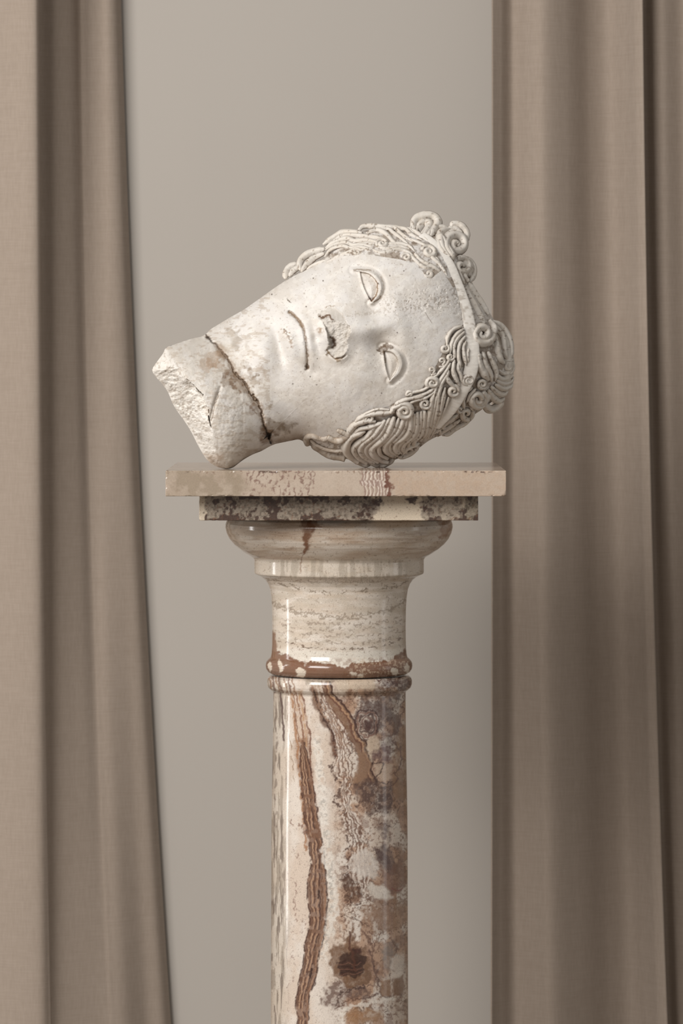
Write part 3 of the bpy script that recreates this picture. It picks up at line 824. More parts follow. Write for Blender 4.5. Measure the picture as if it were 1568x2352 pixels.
def base_depth(x, y):
    h = np.sqrt(np.maximum(bil(u_ext, x, y), 0))
    return h


CRACK = [(452, 752), (473, 769), (486, 785), (499, 795), (514, 814), (530, 833), (537, 855), (556, 874), (575, 903), (594, 929), (601, 951), (607, 983), (616, 1000), (622, 1020), (628, 1045)]
RIDGE = [(374, 790), (381, 801), (400, 827), (416, 843), (425, 868), (447, 887), (463, 906), (476, 938), (481, 967), (489, 996), (503, 1030), (518, 1056), (528, 1085)]
NOSE = [(770, 706), (790, 727), (804, 748), (806, 766), (797, 781), (797, 804), (790, 817), (770, 824), (757, 814), (750, 806), (756, 790), (748, 756), (740, 742), (730, 727), (738, 714), (751, 706)]
EYE1_UP = [(811, 621), (826, 620), (846, 622), (862, 630), (873, 644), (877, 660), (873, 676), (862, 691), (852, 697)]
EYE1_IN = [(826, 624), (848, 630), (864, 646), (867, 660), (864, 676), (853, 692)]
EYE1_LO = [(826, 624), (830, 644), (836, 662), (845, 681), (853, 694)]
EYE2_UP = [(878, 797), (893, 797), (908, 804), (920, 817), (925, 834), (922, 850), (912, 864), (896, 876)]
EYE2_IN = [(882, 806), (895, 808), (907, 816), (914, 832), (911, 850), (896, 873)]
EYE2_LO = [(880, 803), (883, 830), (887, 852), (895, 875)]
MOUTH = [(664, 716), (674, 722), (684, 735), (694, 749), (699, 765), (702, 785), (705, 805), (706, 822), (706, 836), (705, 847)]
# outline of the part of the head that is covered by hair, dressed below in locks
HAIR_LO = [(700, 1030), (770, 1005), (800, 985), (815, 968), (850, 945), (890, 935), (925, 915), (965, 900), (985, 868), (1000, 842), (1016, 812), (1025, 780), (1040, 756), (1065, 745), (1090, 740), (1200, 740), (1200, 1080), (700, 1080)]
HAIR_UP = [(640, 650), (700, 622), (745, 600), (790, 588), (840, 584), (880, 590), (920, 596), (950, 606), (990, 640), (1015, 620), (1040, 660), (1070, 660), (1110, 600), (1110, 470), (640, 470)]


def features(x, y, D):
    """carve the face into depth D (all arrays flat)"""
    P = np.stack([x, y], 1) - E0
    a = P @ UA; b = P @ VA
    face = sstep(-330, -250, a) * (1 - sstep(190, 250, a))
    # flatten the face a little and tip it towards the upper side of the picture
    D = D - 0.05 * b * face * ga(b, 220)
    # brow plane and sockets
    D = D - 17 * ga(np.hypot((a - 0) / 0.95, (b + 92) / 1.25), 42)
    D = D - 17 * ga(np.hypot((a - 2) / 0.95, (b - 90) / 1.25), 42)
    D = D - 12 * ga(np.hypot((a + 8), (b + 38)), 24) - 12 * ga(np.hypot((a + 8), (b - 36)), 24)
    D = D + 7 * ga(a - 48 + 0.0015 * b * b, 22) * ga(b, 120)
    # cheeks
    D = D + 9 * ga(np.hypot(a + 85, b + 92), 62) + 9 * ga(np.hypot(a + 85, b - 88), 62)
    # bridge of the nose
    t = np.clip((40 - a) / 130.0, 0, 1)
    D = D + (9 + 26 * t) * ga(b + 4 + 8 * t, 23 + 14 * t) * sstep(70, 10, a) * sstep(-150, -118, a)
    D = D + 12 * ga(np.hypot(a + 112, b + 46), 15) + 17 * ga(np.hypot(a + 104, b - 36), 19)
    # muzzle, lips, chin
    D = D + 15 * ga(np.hypot((a + 178) / 0.9, (b + 14) / 1.35), 48)
    m = pdist(x, y, spline(MOUTH, 5), far=60)
    side = np.sign(np.interp(y, [p[1] for p in MOUTH], [p[0] for p in MOUTH]) - x)   # + towards the chin
    D = D + 11 * ga(np.hypot((a + 167) / 0.75, (b + 14) / 2.4), 17) + 14 * ga(np.hypot((a + 207) / 0.85, (b + 16) / 2.0), 17)
    D = D - 7.5 * ga(m, 3.2) - 4 * ga(m, 9)
    D = D - 6 * ga(np.hypot(a + 178, b + 86), 13) - 6 * ga(np.hypot(a + 172, b - 62), 13)
    D = D - 18 * ga(np.hypot((a + 233) / 0.7, (b + 16) / 2.0), 21)
    D = D + 24 * ga(np.hypot((a + 278) / 0.8, (b + 10) / 1.3), 36)
    D = D - 4 * ga(b + 12, 8) * sstep(-160, -150, a) * sstep(-128, -138, a)
    # jaw line falls away to the throat
    jaw = pdist(x, y, spline([(500, 752), (528, 790), (556, 830), (592, 885), (618, 935), (640, 985)], 6), far=90)
    sidej = np.interp(y, [752, 790, 830, 885, 935, 985], [500, 528, 556, 592, 618, 640]) - x
    D = D - 10 * sstep(-12, 34, sidej) * ga(jaw, 60)
    # eyes
    for UP, IN, LO, c, ax in ((EYE1_UP, EYE1_IN, EYE1_LO, (850, 658), 0), (EYE2_UP, EYE2_IN, EYE2_LO, (898, 838), 1)):
        poly = [tuple(p) for p in np.vstack([spline(IN, 4), spline(LO, 4)[::-1]])]
        lidp = [tuple(p) for p in np.vstack([spline(UP, 4), spline(IN, 4)[::-1]])]
        near = (np.abs(x - c[0]) < 90) & (np.abs(y - c[1]) < 90)
        xs, ys = x[near], y[near]
        dI = pdist(xs, ys, spline(IN, 4)); dL = pdist(xs, ys, spline(LO, 4)); dU = pdist(xs, ys, spline(UP, 4))
        ii = inside(xs, ys, poly); il = inside(xs, ys, lidp)
        edge = np.minimum(dI, dL)
        Dn = D[near] + 11 * ga(np.hypot(xs - c[0], (ys - c[1]) / 1.5), 26)
        Dn = Dn + np.where(ii, -8.0 * sstep(0, 2.5, edge) + 8.0 * np.sqrt(np.clip(edge / 15.0, 0, 1)), 0)
        sdl = np.where(il, np.minimum(dU, dI), -dU)
        lid = 7.5 * sstep(-5, 3.0, sdl) * np.where(ii, 0, 1)
        Dn = Dn + lid - 2.5 * ga(np.where(il | ii, 20, dU - 9), 4)
        Dn = Dn + np.where(ii | il, 0, 1) * 4.5 * ga(dL, 3.6)
        D[near] = Dn
    # broken nose: a rough flat scar with two nostril pits
    X = x + 2.5 * fbm(x, y, 9, 3, 5); Y = y + 2.5 * fbm(x, y, 9, 3, 6)
    near = (x > 700) & (x < 840) & (y > 680) & (y < 850)
    ins_n = np.zeros(len(x), bool); ins_n[near] = inside(X[near], Y[near], NOSE)
    dn = np.full(len(x), 40.0); dn[near] = pdist(X[near], Y[near], NOSE, closed=True)
    mN = np.where(ins_n, sstep(0, 3.0, dn), 0)
    if near.any():
        ref = np.median(D[ins_n]) + 5 if ins_n.any() else 0
        global NOSE_REF
        if NOSE_REF is None and ins_n.sum() > 500: NOSE_REF = ref
        pl = (NOSE_REF if NOSE_REF is not None else ref) - 13 + (x - 772) * 0.17 - (y - 765) * 0.02 + 2.2 * fbm(x, y, 7, 4, 8) + 5 * ga(np.hypot(x - 758, y - 760), 9)
        D = np.where(mN > 0, D * (1 - mN) + np.minimum(D - 1.5, pl) * mN, D)
    D = D - 11 * ga(np.hypot((x - 746) / 1.5, (y - 727) / 0.9), 7) - 12 * ga(np.hypot((x - 765) / 0.75, (y - 788) / 1.3), 8)
    D = D - 5 * ga(pdist(x, y, [(750, 806), (757, 816), (770, 825), (786, 822), (793, 816)], far=20), 2.6)
    return D


NOSE_REF = None


def depth_front(x, y):
    x = np.asarray(x, float); y = np.asarray(y, float)
    h = base_depth(x, y)
    r = rim(x, y)
    D = r + h
    inner = sstep(10, 90, h)
    D = D + (features(x, y, D.copy()) - D) * inner
    # weathering, pitted crown
    D = D + 0.8 * fbm(x, y, 30, 3, 40) * inner + 0.1 * fbm(x, y, 5, 2, 41)
    er = ga(pdist(x, y, [(905, 700), (985, 690), (1050, 680), (1095, 735)], far=120), 34)
    n = fbm(x, y, 7, 3, 44)
    D = D - er * inner * (1.3 * sstep(0.3, 0.7, n) + 0.7 * fbm(x, y, 14, 2, 45))
    # single small pits
    # bed for the hair
    hz = inside(x, y, HAIR_LO) | inside(x, y, HAIR_UP)
    D = D - np.where(hz, 0.5, 0) * inner
    # ---- neck: crack and fracture
    cx_ = np.interp(y, [p[1] for p in CRACK], [p[0] for p in CRACK])
    neck = x < cx_
    dc = pdist(x + 2 * fbm(x, y, 8, 3, 50), y + 2 * fbm(x, y, 8, 3, 51), CRACK, far=60)
    D = D - np.where(neck, 9 * sstep(0, 5, dc), 0) * inner
    D = D - 12 * ga(dc, 2.4) * inner - 4 * ga(dc, 7) * inner
    D = D - 10 * ga(np.hypot(x - 611, y - 998), 14) * inner + 8 * ga(np.hypot(x - 604, y - 1003), 7) * inner
    rx = np.interp(y, [p[1] for p in RIDGE], [p[0] for p in RIDGE])
    near = x < 560
    if near.any():
        xs, ys = x[near], y[near]
        xw = xs + 5 * fbm(xs, ys, 16, 4, 54)
        wdist = pdist(xs, ys, RIDGE) * np.sign(rx[near] + 5 * fbm(xs, ys, 16, 4, 54) - xs)
        do = pdist(xs, ys, [tuple(p) for p in oc[::2]], closed=True)
        fr = wdist > -1
        f = np.clip(wdist, 0, None) / (np.clip(wdist, 0, None) + do + 1e-6)
        rough = 4.5 * fbm(xs * 1.0 + ys * 0.5, ys * 0.7 - xs * 0.6, 22, 4, 55) + 2.6 * fbm(xs, ys, 6, 3, 56)
        zf = rim(xs, ys) + 98 * (1 - f) ** 1.15 + rough * np.clip(do / 8, 0, 1)
        Dn = D[near]
        Dn = np.where(fr, np.minimum(Dn, zf), Dn)
        # notch running up from the fracture
        Dn = Dn - 6 * ga(pdist(xs, ys, [(482, 968), (490, 935), (500, 905), (506, 890)], far=30), 3.5)
        Dn = Dn + np.where(fr, 0, 1.0 * fbm(xs, ys, 10, 3, 57))
        D[near] = Dn
    return D


def paint_head(x, y):
    p = Paint(x, y, (215, 209, 202))
    p.mix(0.5 * sstep(-0.3, 0.6, fbm(x, y, 60, 4, 61)), (206, 196, 183))
    p.mix(0.35 * sstep(0.0, 0.6, fbm(x, y, 18, 4, 62)), (198, 187, 173))
    p.mix(0.35 * sstep(0.1, 0.6, fbm(x * 0.6 + y * 0.5, y * 0.6 - x * 0.2, 7, 3, 63)), (230, 224, 214))
    br = (118, 90, 66); gr = (150, 134, 116); dk = (84, 66, 50)
    p.speck(3.2, 0.70, (140, 124, 108), s=0.5, seed=64)
    # neck and jaw stains
    p.blob([(330, 780), (540, 770), (600, 1100), (330, 1100)], (200, 190, 176), s=0.5, amp=14, scale=30, edge=10, mottle=0.6, mscale=16)
    p.blob([(457, 838), (470, 815), (500, 805), (512, 818), (506, 846), (480, 850)], (164, 136, 110), s=0.8, amp=9, scale=14, edge=4, mottle=0.5, mscale=12)
    p.blob([(511, 856), (535, 845), (560, 868), (562, 896), (548, 908), (535, 890), (512, 884)], (126, 100, 76), s=0.9, amp=9, scale=12, edge=4, mottle=0.5, mscale=9)
    p.blob([(556, 828), (572, 840), (592, 862), (594, 888), (580, 885), (566, 860)], (132, 112, 90), s=0.9, amp=8, scale=10, edge=4, mottle=0.5, mscale=7)
    p.blob([(588, 836), (606, 850), (614, 866), (600, 872)], (176, 158, 140), s=0.6, amp=8, scale=12, edge=6)
    p.blob([(569, 928), (584, 924), (592, 948), (578, 951)], br, s=0.8, amp=6, scale=8, edge=3, mottle=0.5, mscale=6)
    p.blob([(611, 928), (622, 922), (627, 936), (616, 940)], gr, s=0.85, amp=5, scale=8, edge=3, mottle=0.4)
    p.blob([(597, 962), (640, 968), (684, 976), (664, 990), (635, 997), (604, 990)], (134, 116, 96), s=0.9, amp=7, scale=12, edge=4, mottle=0.45, mscale=8)
    p.blob([(524, 762), (546, 758), (554, 800), (540, 812), (530, 800)], (168, 156, 142), s=0.8, amp=9, scale=12, edge=4, mottle=0.5)
    p.blob([(556, 772), (574, 776), (566, 812), (556, 800)], (176, 164, 150), s=0.7, amp=8, scale=10, edge=4, mottle=0.5)
    p.blob([(600, 985), (628, 985), (630, 1016), (602, 1022), (594, 1004)], (120, 92, 68), s=0.85, amp=5, scale=8, edge=4, mottle=0.4, mscale=6)
    p.blob([(628, 1006), (690, 1000), (700, 1012), (640, 1022)], (150, 128, 104), s=0.6, amp=5, scale=12, edge=6, mottle=0.3)
    p.blob([(560, 1040), (600, 1022), (615, 1040), (560, 1066)], (150, 132, 112), s=0.6, amp=5, scale=10, edge=5, mottle=0.4)
    p.speck(3.0, 0.55, (110, 92, 76), s=0.8, seed=68, mask=ga(np.hypot(x - 530, (y - 945) * 1.3), 26))
    p.speck(8, 0.2, (176, 160, 142), s=0.5, seed=69, sx=0.6, sy=1.4, mask=(x < 620) * 1.0)
    p.line(CRACK[1:12], 2.8, (78, 60, 46), s=0.95, amp=3, scale=8, seed=50, soft=0.8)
    p.line(CRACK[3:12], 9, (142, 118, 94), s=0.5, amp=6, scale=10, seed=53, breakup=0.0)
    p.line([(503, 900), (492, 935), (484, 965)], 1.6, (112, 94, 78), s=0.7, amp=3, scale=8)
    fr = sstep(-4, 4, np.interp(y, [q[1] for q in RIDGE], [q[0] for q in RIDGE]) - x)
    p.mix(fr * 0.55, (226, 220, 211))
    p.speck(6, 0.25, (164, 150, 134), s=0.55, seed=65, mask=fr)
    p.blob([(470, 1040), (500, 1040), (540, 1080), (470, 1080)], (172, 150, 128), s=0.6, amp=8, scale=10, edge=6, mottle=0.5)
    # mouth, nostrils, eyes
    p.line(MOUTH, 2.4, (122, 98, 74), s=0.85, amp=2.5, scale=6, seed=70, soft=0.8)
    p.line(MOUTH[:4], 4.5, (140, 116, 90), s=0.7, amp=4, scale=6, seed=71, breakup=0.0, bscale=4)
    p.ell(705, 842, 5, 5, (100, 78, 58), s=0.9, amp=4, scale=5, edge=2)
    p.line([(653, 757), (662, 768), (668, 782), (670, 795)], 6, (142, 116, 90), s=0.8, amp=5, scale=6, seed=72, breakup=0.08, bscale=4)
    p.line([(653, 757), (661, 768), (664, 780)], 1.6, (104, 80, 60), s=0.8, amp=2, scale=6, seed=73)
    near = NOSE
    p.blob(near, (190, 181, 169), s=0.85, amp=2.5, scale=9, edge=2, mottle=0.3, mscale=4)
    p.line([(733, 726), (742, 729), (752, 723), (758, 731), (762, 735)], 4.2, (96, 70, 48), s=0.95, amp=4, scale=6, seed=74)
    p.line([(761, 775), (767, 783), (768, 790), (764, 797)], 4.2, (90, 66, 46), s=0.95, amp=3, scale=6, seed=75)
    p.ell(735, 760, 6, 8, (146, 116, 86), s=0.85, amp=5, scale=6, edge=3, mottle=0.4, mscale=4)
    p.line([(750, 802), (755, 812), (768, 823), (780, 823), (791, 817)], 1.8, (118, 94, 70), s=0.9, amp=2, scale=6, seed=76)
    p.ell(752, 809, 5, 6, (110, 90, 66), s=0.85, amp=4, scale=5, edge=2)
    p.ell(777, 826, 7, 4, (140, 118, 92), s=0.8, amp=3, scale=5, edge=2)
    p.line([(746, 706), (758, 703), (768, 703)], 1.6, (150, 130, 108), s=0.7, amp=2, scale=4, seed=78, breakup=0.05, bscale=3)
    p.line(EYE1_IN[2:], 2.0, (136, 106, 78), s=0.9, amp=1.5, scale=5, seed=80)
    p.line(EYE1_IN, 1.3, (150, 130, 108), s=0.6, amp=1.5, scale=5, seed=80)
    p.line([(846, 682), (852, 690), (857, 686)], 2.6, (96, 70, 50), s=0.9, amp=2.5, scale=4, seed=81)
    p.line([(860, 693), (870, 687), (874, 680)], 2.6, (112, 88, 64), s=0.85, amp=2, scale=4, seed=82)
    p.line([(811, 620), (826, 619), (850, 621)], 2.0, (146, 128, 108), s=0.7, amp=1.5, scale=5, seed=83)
    p.line([(874, 636), (882, 655), (880, 672), (872, 687)], 1.5, (150, 132, 112), s=0.6, amp=1.5, scale=5, seed=84)
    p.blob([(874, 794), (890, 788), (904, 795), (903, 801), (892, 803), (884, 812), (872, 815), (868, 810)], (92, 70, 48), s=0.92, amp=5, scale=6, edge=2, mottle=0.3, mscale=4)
    p.line([(881, 806), (883, 820), (884, 832)], 2.0, (126, 102, 76), s=0.75, amp=2, scale=5, seed=86, breakup=0.0)
    p.line(EYE2_IN, 1.2, (160, 144, 124), s=0.55, amp=1.5, scale=5, seed=87)
    # eroded grey crown
    er = ga(pdist(x, y, [(900, 702), (985, 692), (1050, 680), (1100, 738)], far=90), 26)
    p.speck(3.6, 0.28, (142, 128, 114), s=0.75, seed=90, mask=er)
    p.mix(er * 0.25, (200, 190, 178))
    p.line([(790, 726), (830, 722), (870, 716)], 6, (170, 158, 144), s=0.5, amp=3, scale=6, seed=92, breakup=0.2, bscale=3)
    # drilled specks and scratches
    rnd = random.Random(4)
    spots = [(661, 690), (664, 692), (703, 704), (742, 645), (868, 651), (895, 633), (927, 622), (944, 707), (912, 764), (953, 776), (876, 903), (728, 824), (712, 865), (727, 884), (672, 882), (719, 639), (624, 676)]
    for (sx, sy) in spots: p.ell(sx, sy, 1.5, 1.8, (84, 68, 56), s=0.85, amp=0.6, scale=3, edge=0.8)
    p.line([(659, 686), (668, 696)], 1.0, (96, 80, 66), s=0.7, amp=0.5)
    p.line([(976, 717), (984, 730), (992, 742)], 0.9, (140, 126, 112), s=0.7, amp=0.6)
    p.blob([(694, 915), (712, 918), (710, 928), (696, 930)], (170, 156, 140), s=0.5, amp=5, scale=5, edge=3, mottle=0.7, mscale=4)
    # hair bed: ingrained dirt, breaking through in patches
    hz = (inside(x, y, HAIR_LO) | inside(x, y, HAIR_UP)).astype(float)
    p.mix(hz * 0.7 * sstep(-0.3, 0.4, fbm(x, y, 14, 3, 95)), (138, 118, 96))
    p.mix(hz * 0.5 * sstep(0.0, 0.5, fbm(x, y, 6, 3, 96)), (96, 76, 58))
    # underside at the ear: its shade painted in as a darker patch
    p.blob([(690, 1012), (730, 1025), (790, 1050), (780, 1064), (730, 1046), (690, 1026)], (120, 102, 84), s=0.7, amp=4, scale=12, edge=5)
    return p.c


# concentric square->disc grid over the outline
NG = 740
s_ = np.linspace(-1, 1, NG)
A, B = np.meshgrid(s_, s_)
q = np.maximum(np.abs(A), np.abs(B))
big = np.abs(A) >= np.abs(B)
with np.errstate(divide='ignore', invalid='ignore'):
    phi = np.where(big, (math.pi / 4) * np.where(A == 0, 0, B / np.where(A == 0, 1, A)) + np.where(A < 0, math.pi, 0),
                   math.pi / 2 - (math.pi / 4) * np.where(B == 0, 0, A / np.where(B == 0, 1, B)) + np.where(B < 0, math.pi, 0))
rho = 0.62 * q + 0.38 * np.sin(q * math.pi / 2)
R_ = Rphi(phi)
hx_ = (C0[0] + rho * R_ * np.cos(phi)).ravel(); hy_ = (C0[1] + rho * R_ * np.sin(phi)).ravel()
depth_front(hx_[::7], hy_[::7])
HD = depth_front(hx_, hy_)
edge = (q.ravel() > 1 - 1e-9)
HD[edge] = rim(hx_[edge], hy_[edge])
HV = Wd(hx_, hy_, HD)
HQ = grid_quads(NG, NG)[:, ::-1]
# back of the head: rings shrinking from the rim
loop = np.concatenate([np.arange(NG), np.arange(1, NG) * NG + NG - 1, (NG - 1) * NG + np.arange(NG - 2, -1, -1), np.arange(NG - 2, 0, -1) * NG])
lx_, ly_ = hx_[loop][::2], hy_[loop][::2]
loop_full = loop
nl = len(loop)
rings = []
ks = np.sin(np.linspace(0, math.pi / 2, 26))[1:-1]
bx, by = [], []
for k in ks:
    f = math.sqrt(max(0, 1 - k * k)) if False else 1 - k
bk_V = []; bk_Q = []
prev = loop_full
voff = NG * NG
XX, YY = [], []
rhos = np.cos(np.linspace(0, math.pi / 2, 24))[1:-1]
for k, rr_ in enumerate(rhos):
    X = C0[0] + (hx_[loop_full] - C0[0]) * rr_; Y = C0[1] + (hy_[loop_full] - C0[1]) * rr_
    h = base_depth(X, Y)
    bk_V.append(Wd(X, Y, rim(X, Y) * 0.5 + 0.5 * rim(hx_[loop_full], hy_[loop_full]) - 1.05 * h))
    XX.append(X); YY.append(Y)
    cur = voff + k * nl + np.arange(nl)
    bk_Q.append(np.stack([prev, np.roll(prev, -1), np.roll(cur, -1), cur], 1))
    prev = cur
cen = voff + len(rhos) * nl
HVall = np.vstack([HV] + bk_V + [Wd([C0[0]], [C0[1]], [75 - 1.05 * 240])])
HQall = np.vstack([HQ, np.vstack(bk_Q)])
tri = np.stack([prev, np.roll(prev, -1), np.full(nl, cen)], 1)
allx = np.concatenate([hx_] + XX + [[C0[0]]]); ally = np.concatenate([hy_] + YY + [[C0[1]]])
HC = np.vstack([paint_head(hx_, hy_), np.tile(lin((186, 174, 158)), (len(HVall) - NG * NG, 1))])
is_neck_v = allx < np.interp(ally, [p[1] for p in CRACK], [p[0] for p in CRACK])
fn = is_neck_v[HQall].all(1)


def sub(name, Q, T, label):
    used = np.unique(np.concatenate([Q.ravel(), T.ravel()])) if T is not None and len(T) else np.unique(Q)
    mp = np.full(len(HVall), -1); mp[used] = np.arange(len(used))
    o = mesh_object(name, HVall[used], mp[Q], M_marble, head, HC[used], mp[T] if T is not None and len(T) else None)
    if label: o['label'] = label
    return o


sub('face', HQall[~fn], tri, 'smooth white face with a broken nose')
sub('neck', HQall[fn], None, 'broken neck stump with a rough white fracture')

# ------------------------------------------------------------------ hair
def hair_depth(x, y):
    x = np.asarray(x, float); y = np.asarray(y, float)
    h = np.sqrt(np.maximum(np.maximum(bil(ub, x, y), bil(u_ext, x, y)), 0))
    return rim(x, y) + h


def hair_normal(x, y):
    e = 5.0
    gx_ = (hair_depth(x + e, y) - hair_depth(x - e, y)) / (2 * e)
    gy_ = (hair_depth(x, y + e) - hair_depth(x, y - e)) / (2 * e)
    n = np.stack([-gx_, -gy_, np.ones_like(gx_)], 1)
    n /= np.linalg.norm(n, axis=1, keepdims=True)
    n = n * 0.55 + np.array([0, 0, 0.45])
    return n / np.linalg.norm(n, axis=1, keepdims=True)


hair_seed = [0]


def strand_geo(pts, wid, lift=3.0, rise=0.68, taper=(0.45, 0.35), nseg=16, ridges=True, extra=None, wmul=1.25):
    """one carved strand: a ridged, flattened cord that follows the skull"""
    hair_seed[0] += 1
    wid = wid * wmul
    C = spline(pts, 1.6)
    n = len(C)
    x, y = C[:, 0], C[:, 1]
    d = hair_depth(x, y)
    k = max(3, n // 8)
    dp = np.pad(d, (k, k), mode='edge')
    d = np.convolve(dp, np.ones(2 * k + 1) / (2 * k + 1), 'valid') * 0.5 + d * 0.5
    if extra is not None: d = d + np.interp(np.linspace(0, 1, n), np.linspace(0, 1, len(extra)), extra)
    nr = hair_normal(x, y)
    c3 = np.stack([x, y, d + lift], 1)
    tg = np.gradient(c3, axis=0); tg /= np.linalg.norm(tg, axis=1, keepdims=True) + 1e-9
    sd = np.cross(nr, tg); sd /= np.linalg.norm(sd, axis=1, keepdims=True) + 1e-9
    up = np.cross(tg, sd)
    t = np.linspace(0, 1, n)
    wv = np.interp(t, [0, 0.12, 0.5, 0.85, 1], [taper[0], 0.85, 1, 0.85, taper[1]])
    wv = wv * (1 + 0.10 * fbm(t * 60, np.full(n, hair_seed[0] * 7.3), 9, 2, hair_seed[0]))
    th = np.linspace(0, 2 * math.pi, nseg, endpoint=False)
    prof = 1.0
    if ridges: prof = 1 + 0.10 * np.cos(th * 4 + 0.0) * (np.sin(th) > -0.2)
    r = wid * 0.5 * wv[:, None]
    ring = c3[:, None, :] + sd[:, None, :] * (r * np.cos(th) * prof)[..., None] + up[:, None, :] * (r * np.sin(th) * prof * rise * 1.25)[..., None]
    V = ring.reshape(-1, 3)
    V[:, 2] += 0.5 * fbm(V[:, 0] + V[:, 2], V[:, 1], 4, 2, 5)
    Q = grid_quads(n, nseg, wrap=True)
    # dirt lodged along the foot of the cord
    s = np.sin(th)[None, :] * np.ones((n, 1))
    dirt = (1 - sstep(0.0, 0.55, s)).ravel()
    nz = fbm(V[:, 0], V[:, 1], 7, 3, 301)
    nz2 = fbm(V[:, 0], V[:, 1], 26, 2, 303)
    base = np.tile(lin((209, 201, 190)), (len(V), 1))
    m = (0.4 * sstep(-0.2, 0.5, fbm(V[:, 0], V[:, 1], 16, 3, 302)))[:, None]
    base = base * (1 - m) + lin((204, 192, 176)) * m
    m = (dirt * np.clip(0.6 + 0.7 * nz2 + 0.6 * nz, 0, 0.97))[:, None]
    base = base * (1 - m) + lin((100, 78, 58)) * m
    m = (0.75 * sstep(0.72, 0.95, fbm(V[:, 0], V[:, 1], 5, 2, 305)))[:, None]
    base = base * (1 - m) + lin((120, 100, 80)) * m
    i0 = len(V)
    V = np.vstack([V, c3[0] - tg[0] * wid * 0.12, c3[-1] + tg[-1] * wid * 0.12])
    base = np.vstack([base, base[:1], base[-1:]])
    a = np.arange(nseg); b2 = (a + 1) % nseg
    T = np.vstack([np.stack([b2, a, np.full(nseg, i0)], 1), np.stack([(n - 1) * nseg + a, (n - 1) * nseg + b2, np.full(nseg, i0 + 1)], 1)])
    return V, Q, T, base


def build(name, geos, label=None):
    Vs, Qs, Ts, Cs, off = [], [], [], [], 0
    for V, Q, T, c in geos:
        Vs.append(V); Qs.append(Q + off); Ts.append(T + off); Cs.append(c); off += len(V)
    V = np.vstack(Vs)
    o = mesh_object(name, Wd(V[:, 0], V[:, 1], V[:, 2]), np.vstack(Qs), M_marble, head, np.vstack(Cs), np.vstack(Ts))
    if label: o['label'] = label
    return o


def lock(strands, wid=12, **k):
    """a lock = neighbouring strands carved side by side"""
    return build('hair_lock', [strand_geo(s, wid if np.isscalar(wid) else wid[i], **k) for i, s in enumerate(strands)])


def between(A, B, f, n=14):
    a = spline(A, 1.0); b = spline(B, 1.0)
    ta = np.linspace(0, len(a) - 1, n).astype(int); tb = np.linspace(0, len(b) - 1, n).astype(int)
    return [tuple(p) for p in a[ta] * (1 - f) + b[tb] * f]


def curl(cx, cy, r, turns=1.6, start=0.0, hand=1, wid=None, squash=1.0, tilt=0.0, lift=2.0, tail=None, rise=0.8):
    """snail curl, wound inwards; tail = points leading into it"""
    wid = max(wid or 0, r * 0.62)
    pts = []
    n = int(10 * turns) + 6
    for i in range(n):
        t = i / (n - 1)
        rr = (r - wid * 0.45) * (1 - t) ** 0.85 + wid * 0.12
        a = start + hand * turns * 2 * math.pi * t
        ex, ey = rr * math.cos(a), rr * squash * math.sin(a)
        pts.append((cx + ex * math.cos(tilt) - ey * math.sin(tilt), cy + ex * math.sin(tilt) + ey * math.cos(tilt)))
    if tail: pts = list(tail) + pts
    ext = list(np.linspace(0, r * 0.16, 6))
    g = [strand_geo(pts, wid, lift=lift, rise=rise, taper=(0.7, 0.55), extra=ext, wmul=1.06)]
    return build('hair_curl', g)


# --- lower mass of wavy locks (falls from the fillet to the slab)
G = [
    [(838, 990), (813, 999), (799, 1013), (794, 1030), (803, 1047), (822, 1061)],
    [(862, 975), (845, 1000), (826, 1014), (812, 1030), (820, 1048), (842, 1064)],
    [(884, 965), (859, 998), (839, 1013), (827, 1028), (834, 1046), (858, 1063)],
    [(895, 960), (874, 996), (855, 1013), (840, 1029), (846, 1047), (868, 1062)],
    [(905, 957), (890, 993), (872, 1013), (855, 1028), (858, 1044), (877, 1058), (890, 1062)],
    [(917, 958), (903, 990), (884, 1011), (870, 1026), (873, 1043), (890, 1054)],
    [(928, 959), (915, 988), (897, 1008), (885, 1023), (888, 1038), (906, 1049)],
    [(936, 956), (928, 985), (912, 1006), (896, 1020), (897, 1036), (912, 1046)],
    [(943, 954), (941, 982), (928, 1003), (910, 1016), (906, 1028), (914, 1041)],
    [(951, 950), (949, 982), (937, 1003), (920, 1018), (914, 1031), (922, 1043)],
    [(958, 947), (956, 982), (946, 1003), (930, 1017), (924, 1032), (934, 1041)],
    [(967, 945), (965, 976), (957, 1000), (941, 1014), (938, 1028), (948, 1034)],
    [(975, 944), (972, 975), (966, 998), (953, 1011), (950, 1022), (958, 1026)],
    [(992, 906), (989, 936), (982, 967), (977, 993), (966, 1013)],
    [(1004, 900), (998, 930), (989, 967), (984, 992), (974, 1010)],
    [(1017, 875), (1006, 906), (1003, 936), (994, 975), (982, 1007)],
    [(1022, 890), (1014, 921), (1010, 944), (1000, 978), (989, 1004)],
]
lock(G[0:3], (17, 13, 14), taper=(0.4, 0.7))
lock(G[3:6], (10, 15, 10), taper=(0.4, 0.7))
lock(G[6:9], (12, 9, 13), taper=(0.4, 0.7))
lock(G[9:11], (9, 12))
lock(G[11:13], (9, 11))
lock(G[13:15], (11, 9))
lock(G[15:17], (10, 9))
# hook-shaped end near the slab and strands along the lower brink
lock([[(925, 1043), (935, 1030), (950, 1024), (962, 1018)], [(914, 1050), (930, 1048), (948, 1038), (962, 1024)]], 11)
lock([[(800, 1040), (815, 1056), (835, 1066), (850, 1068)], [(845, 1060), (868, 1068), (888, 1064), (905, 1054)]], 13, lift=-6)
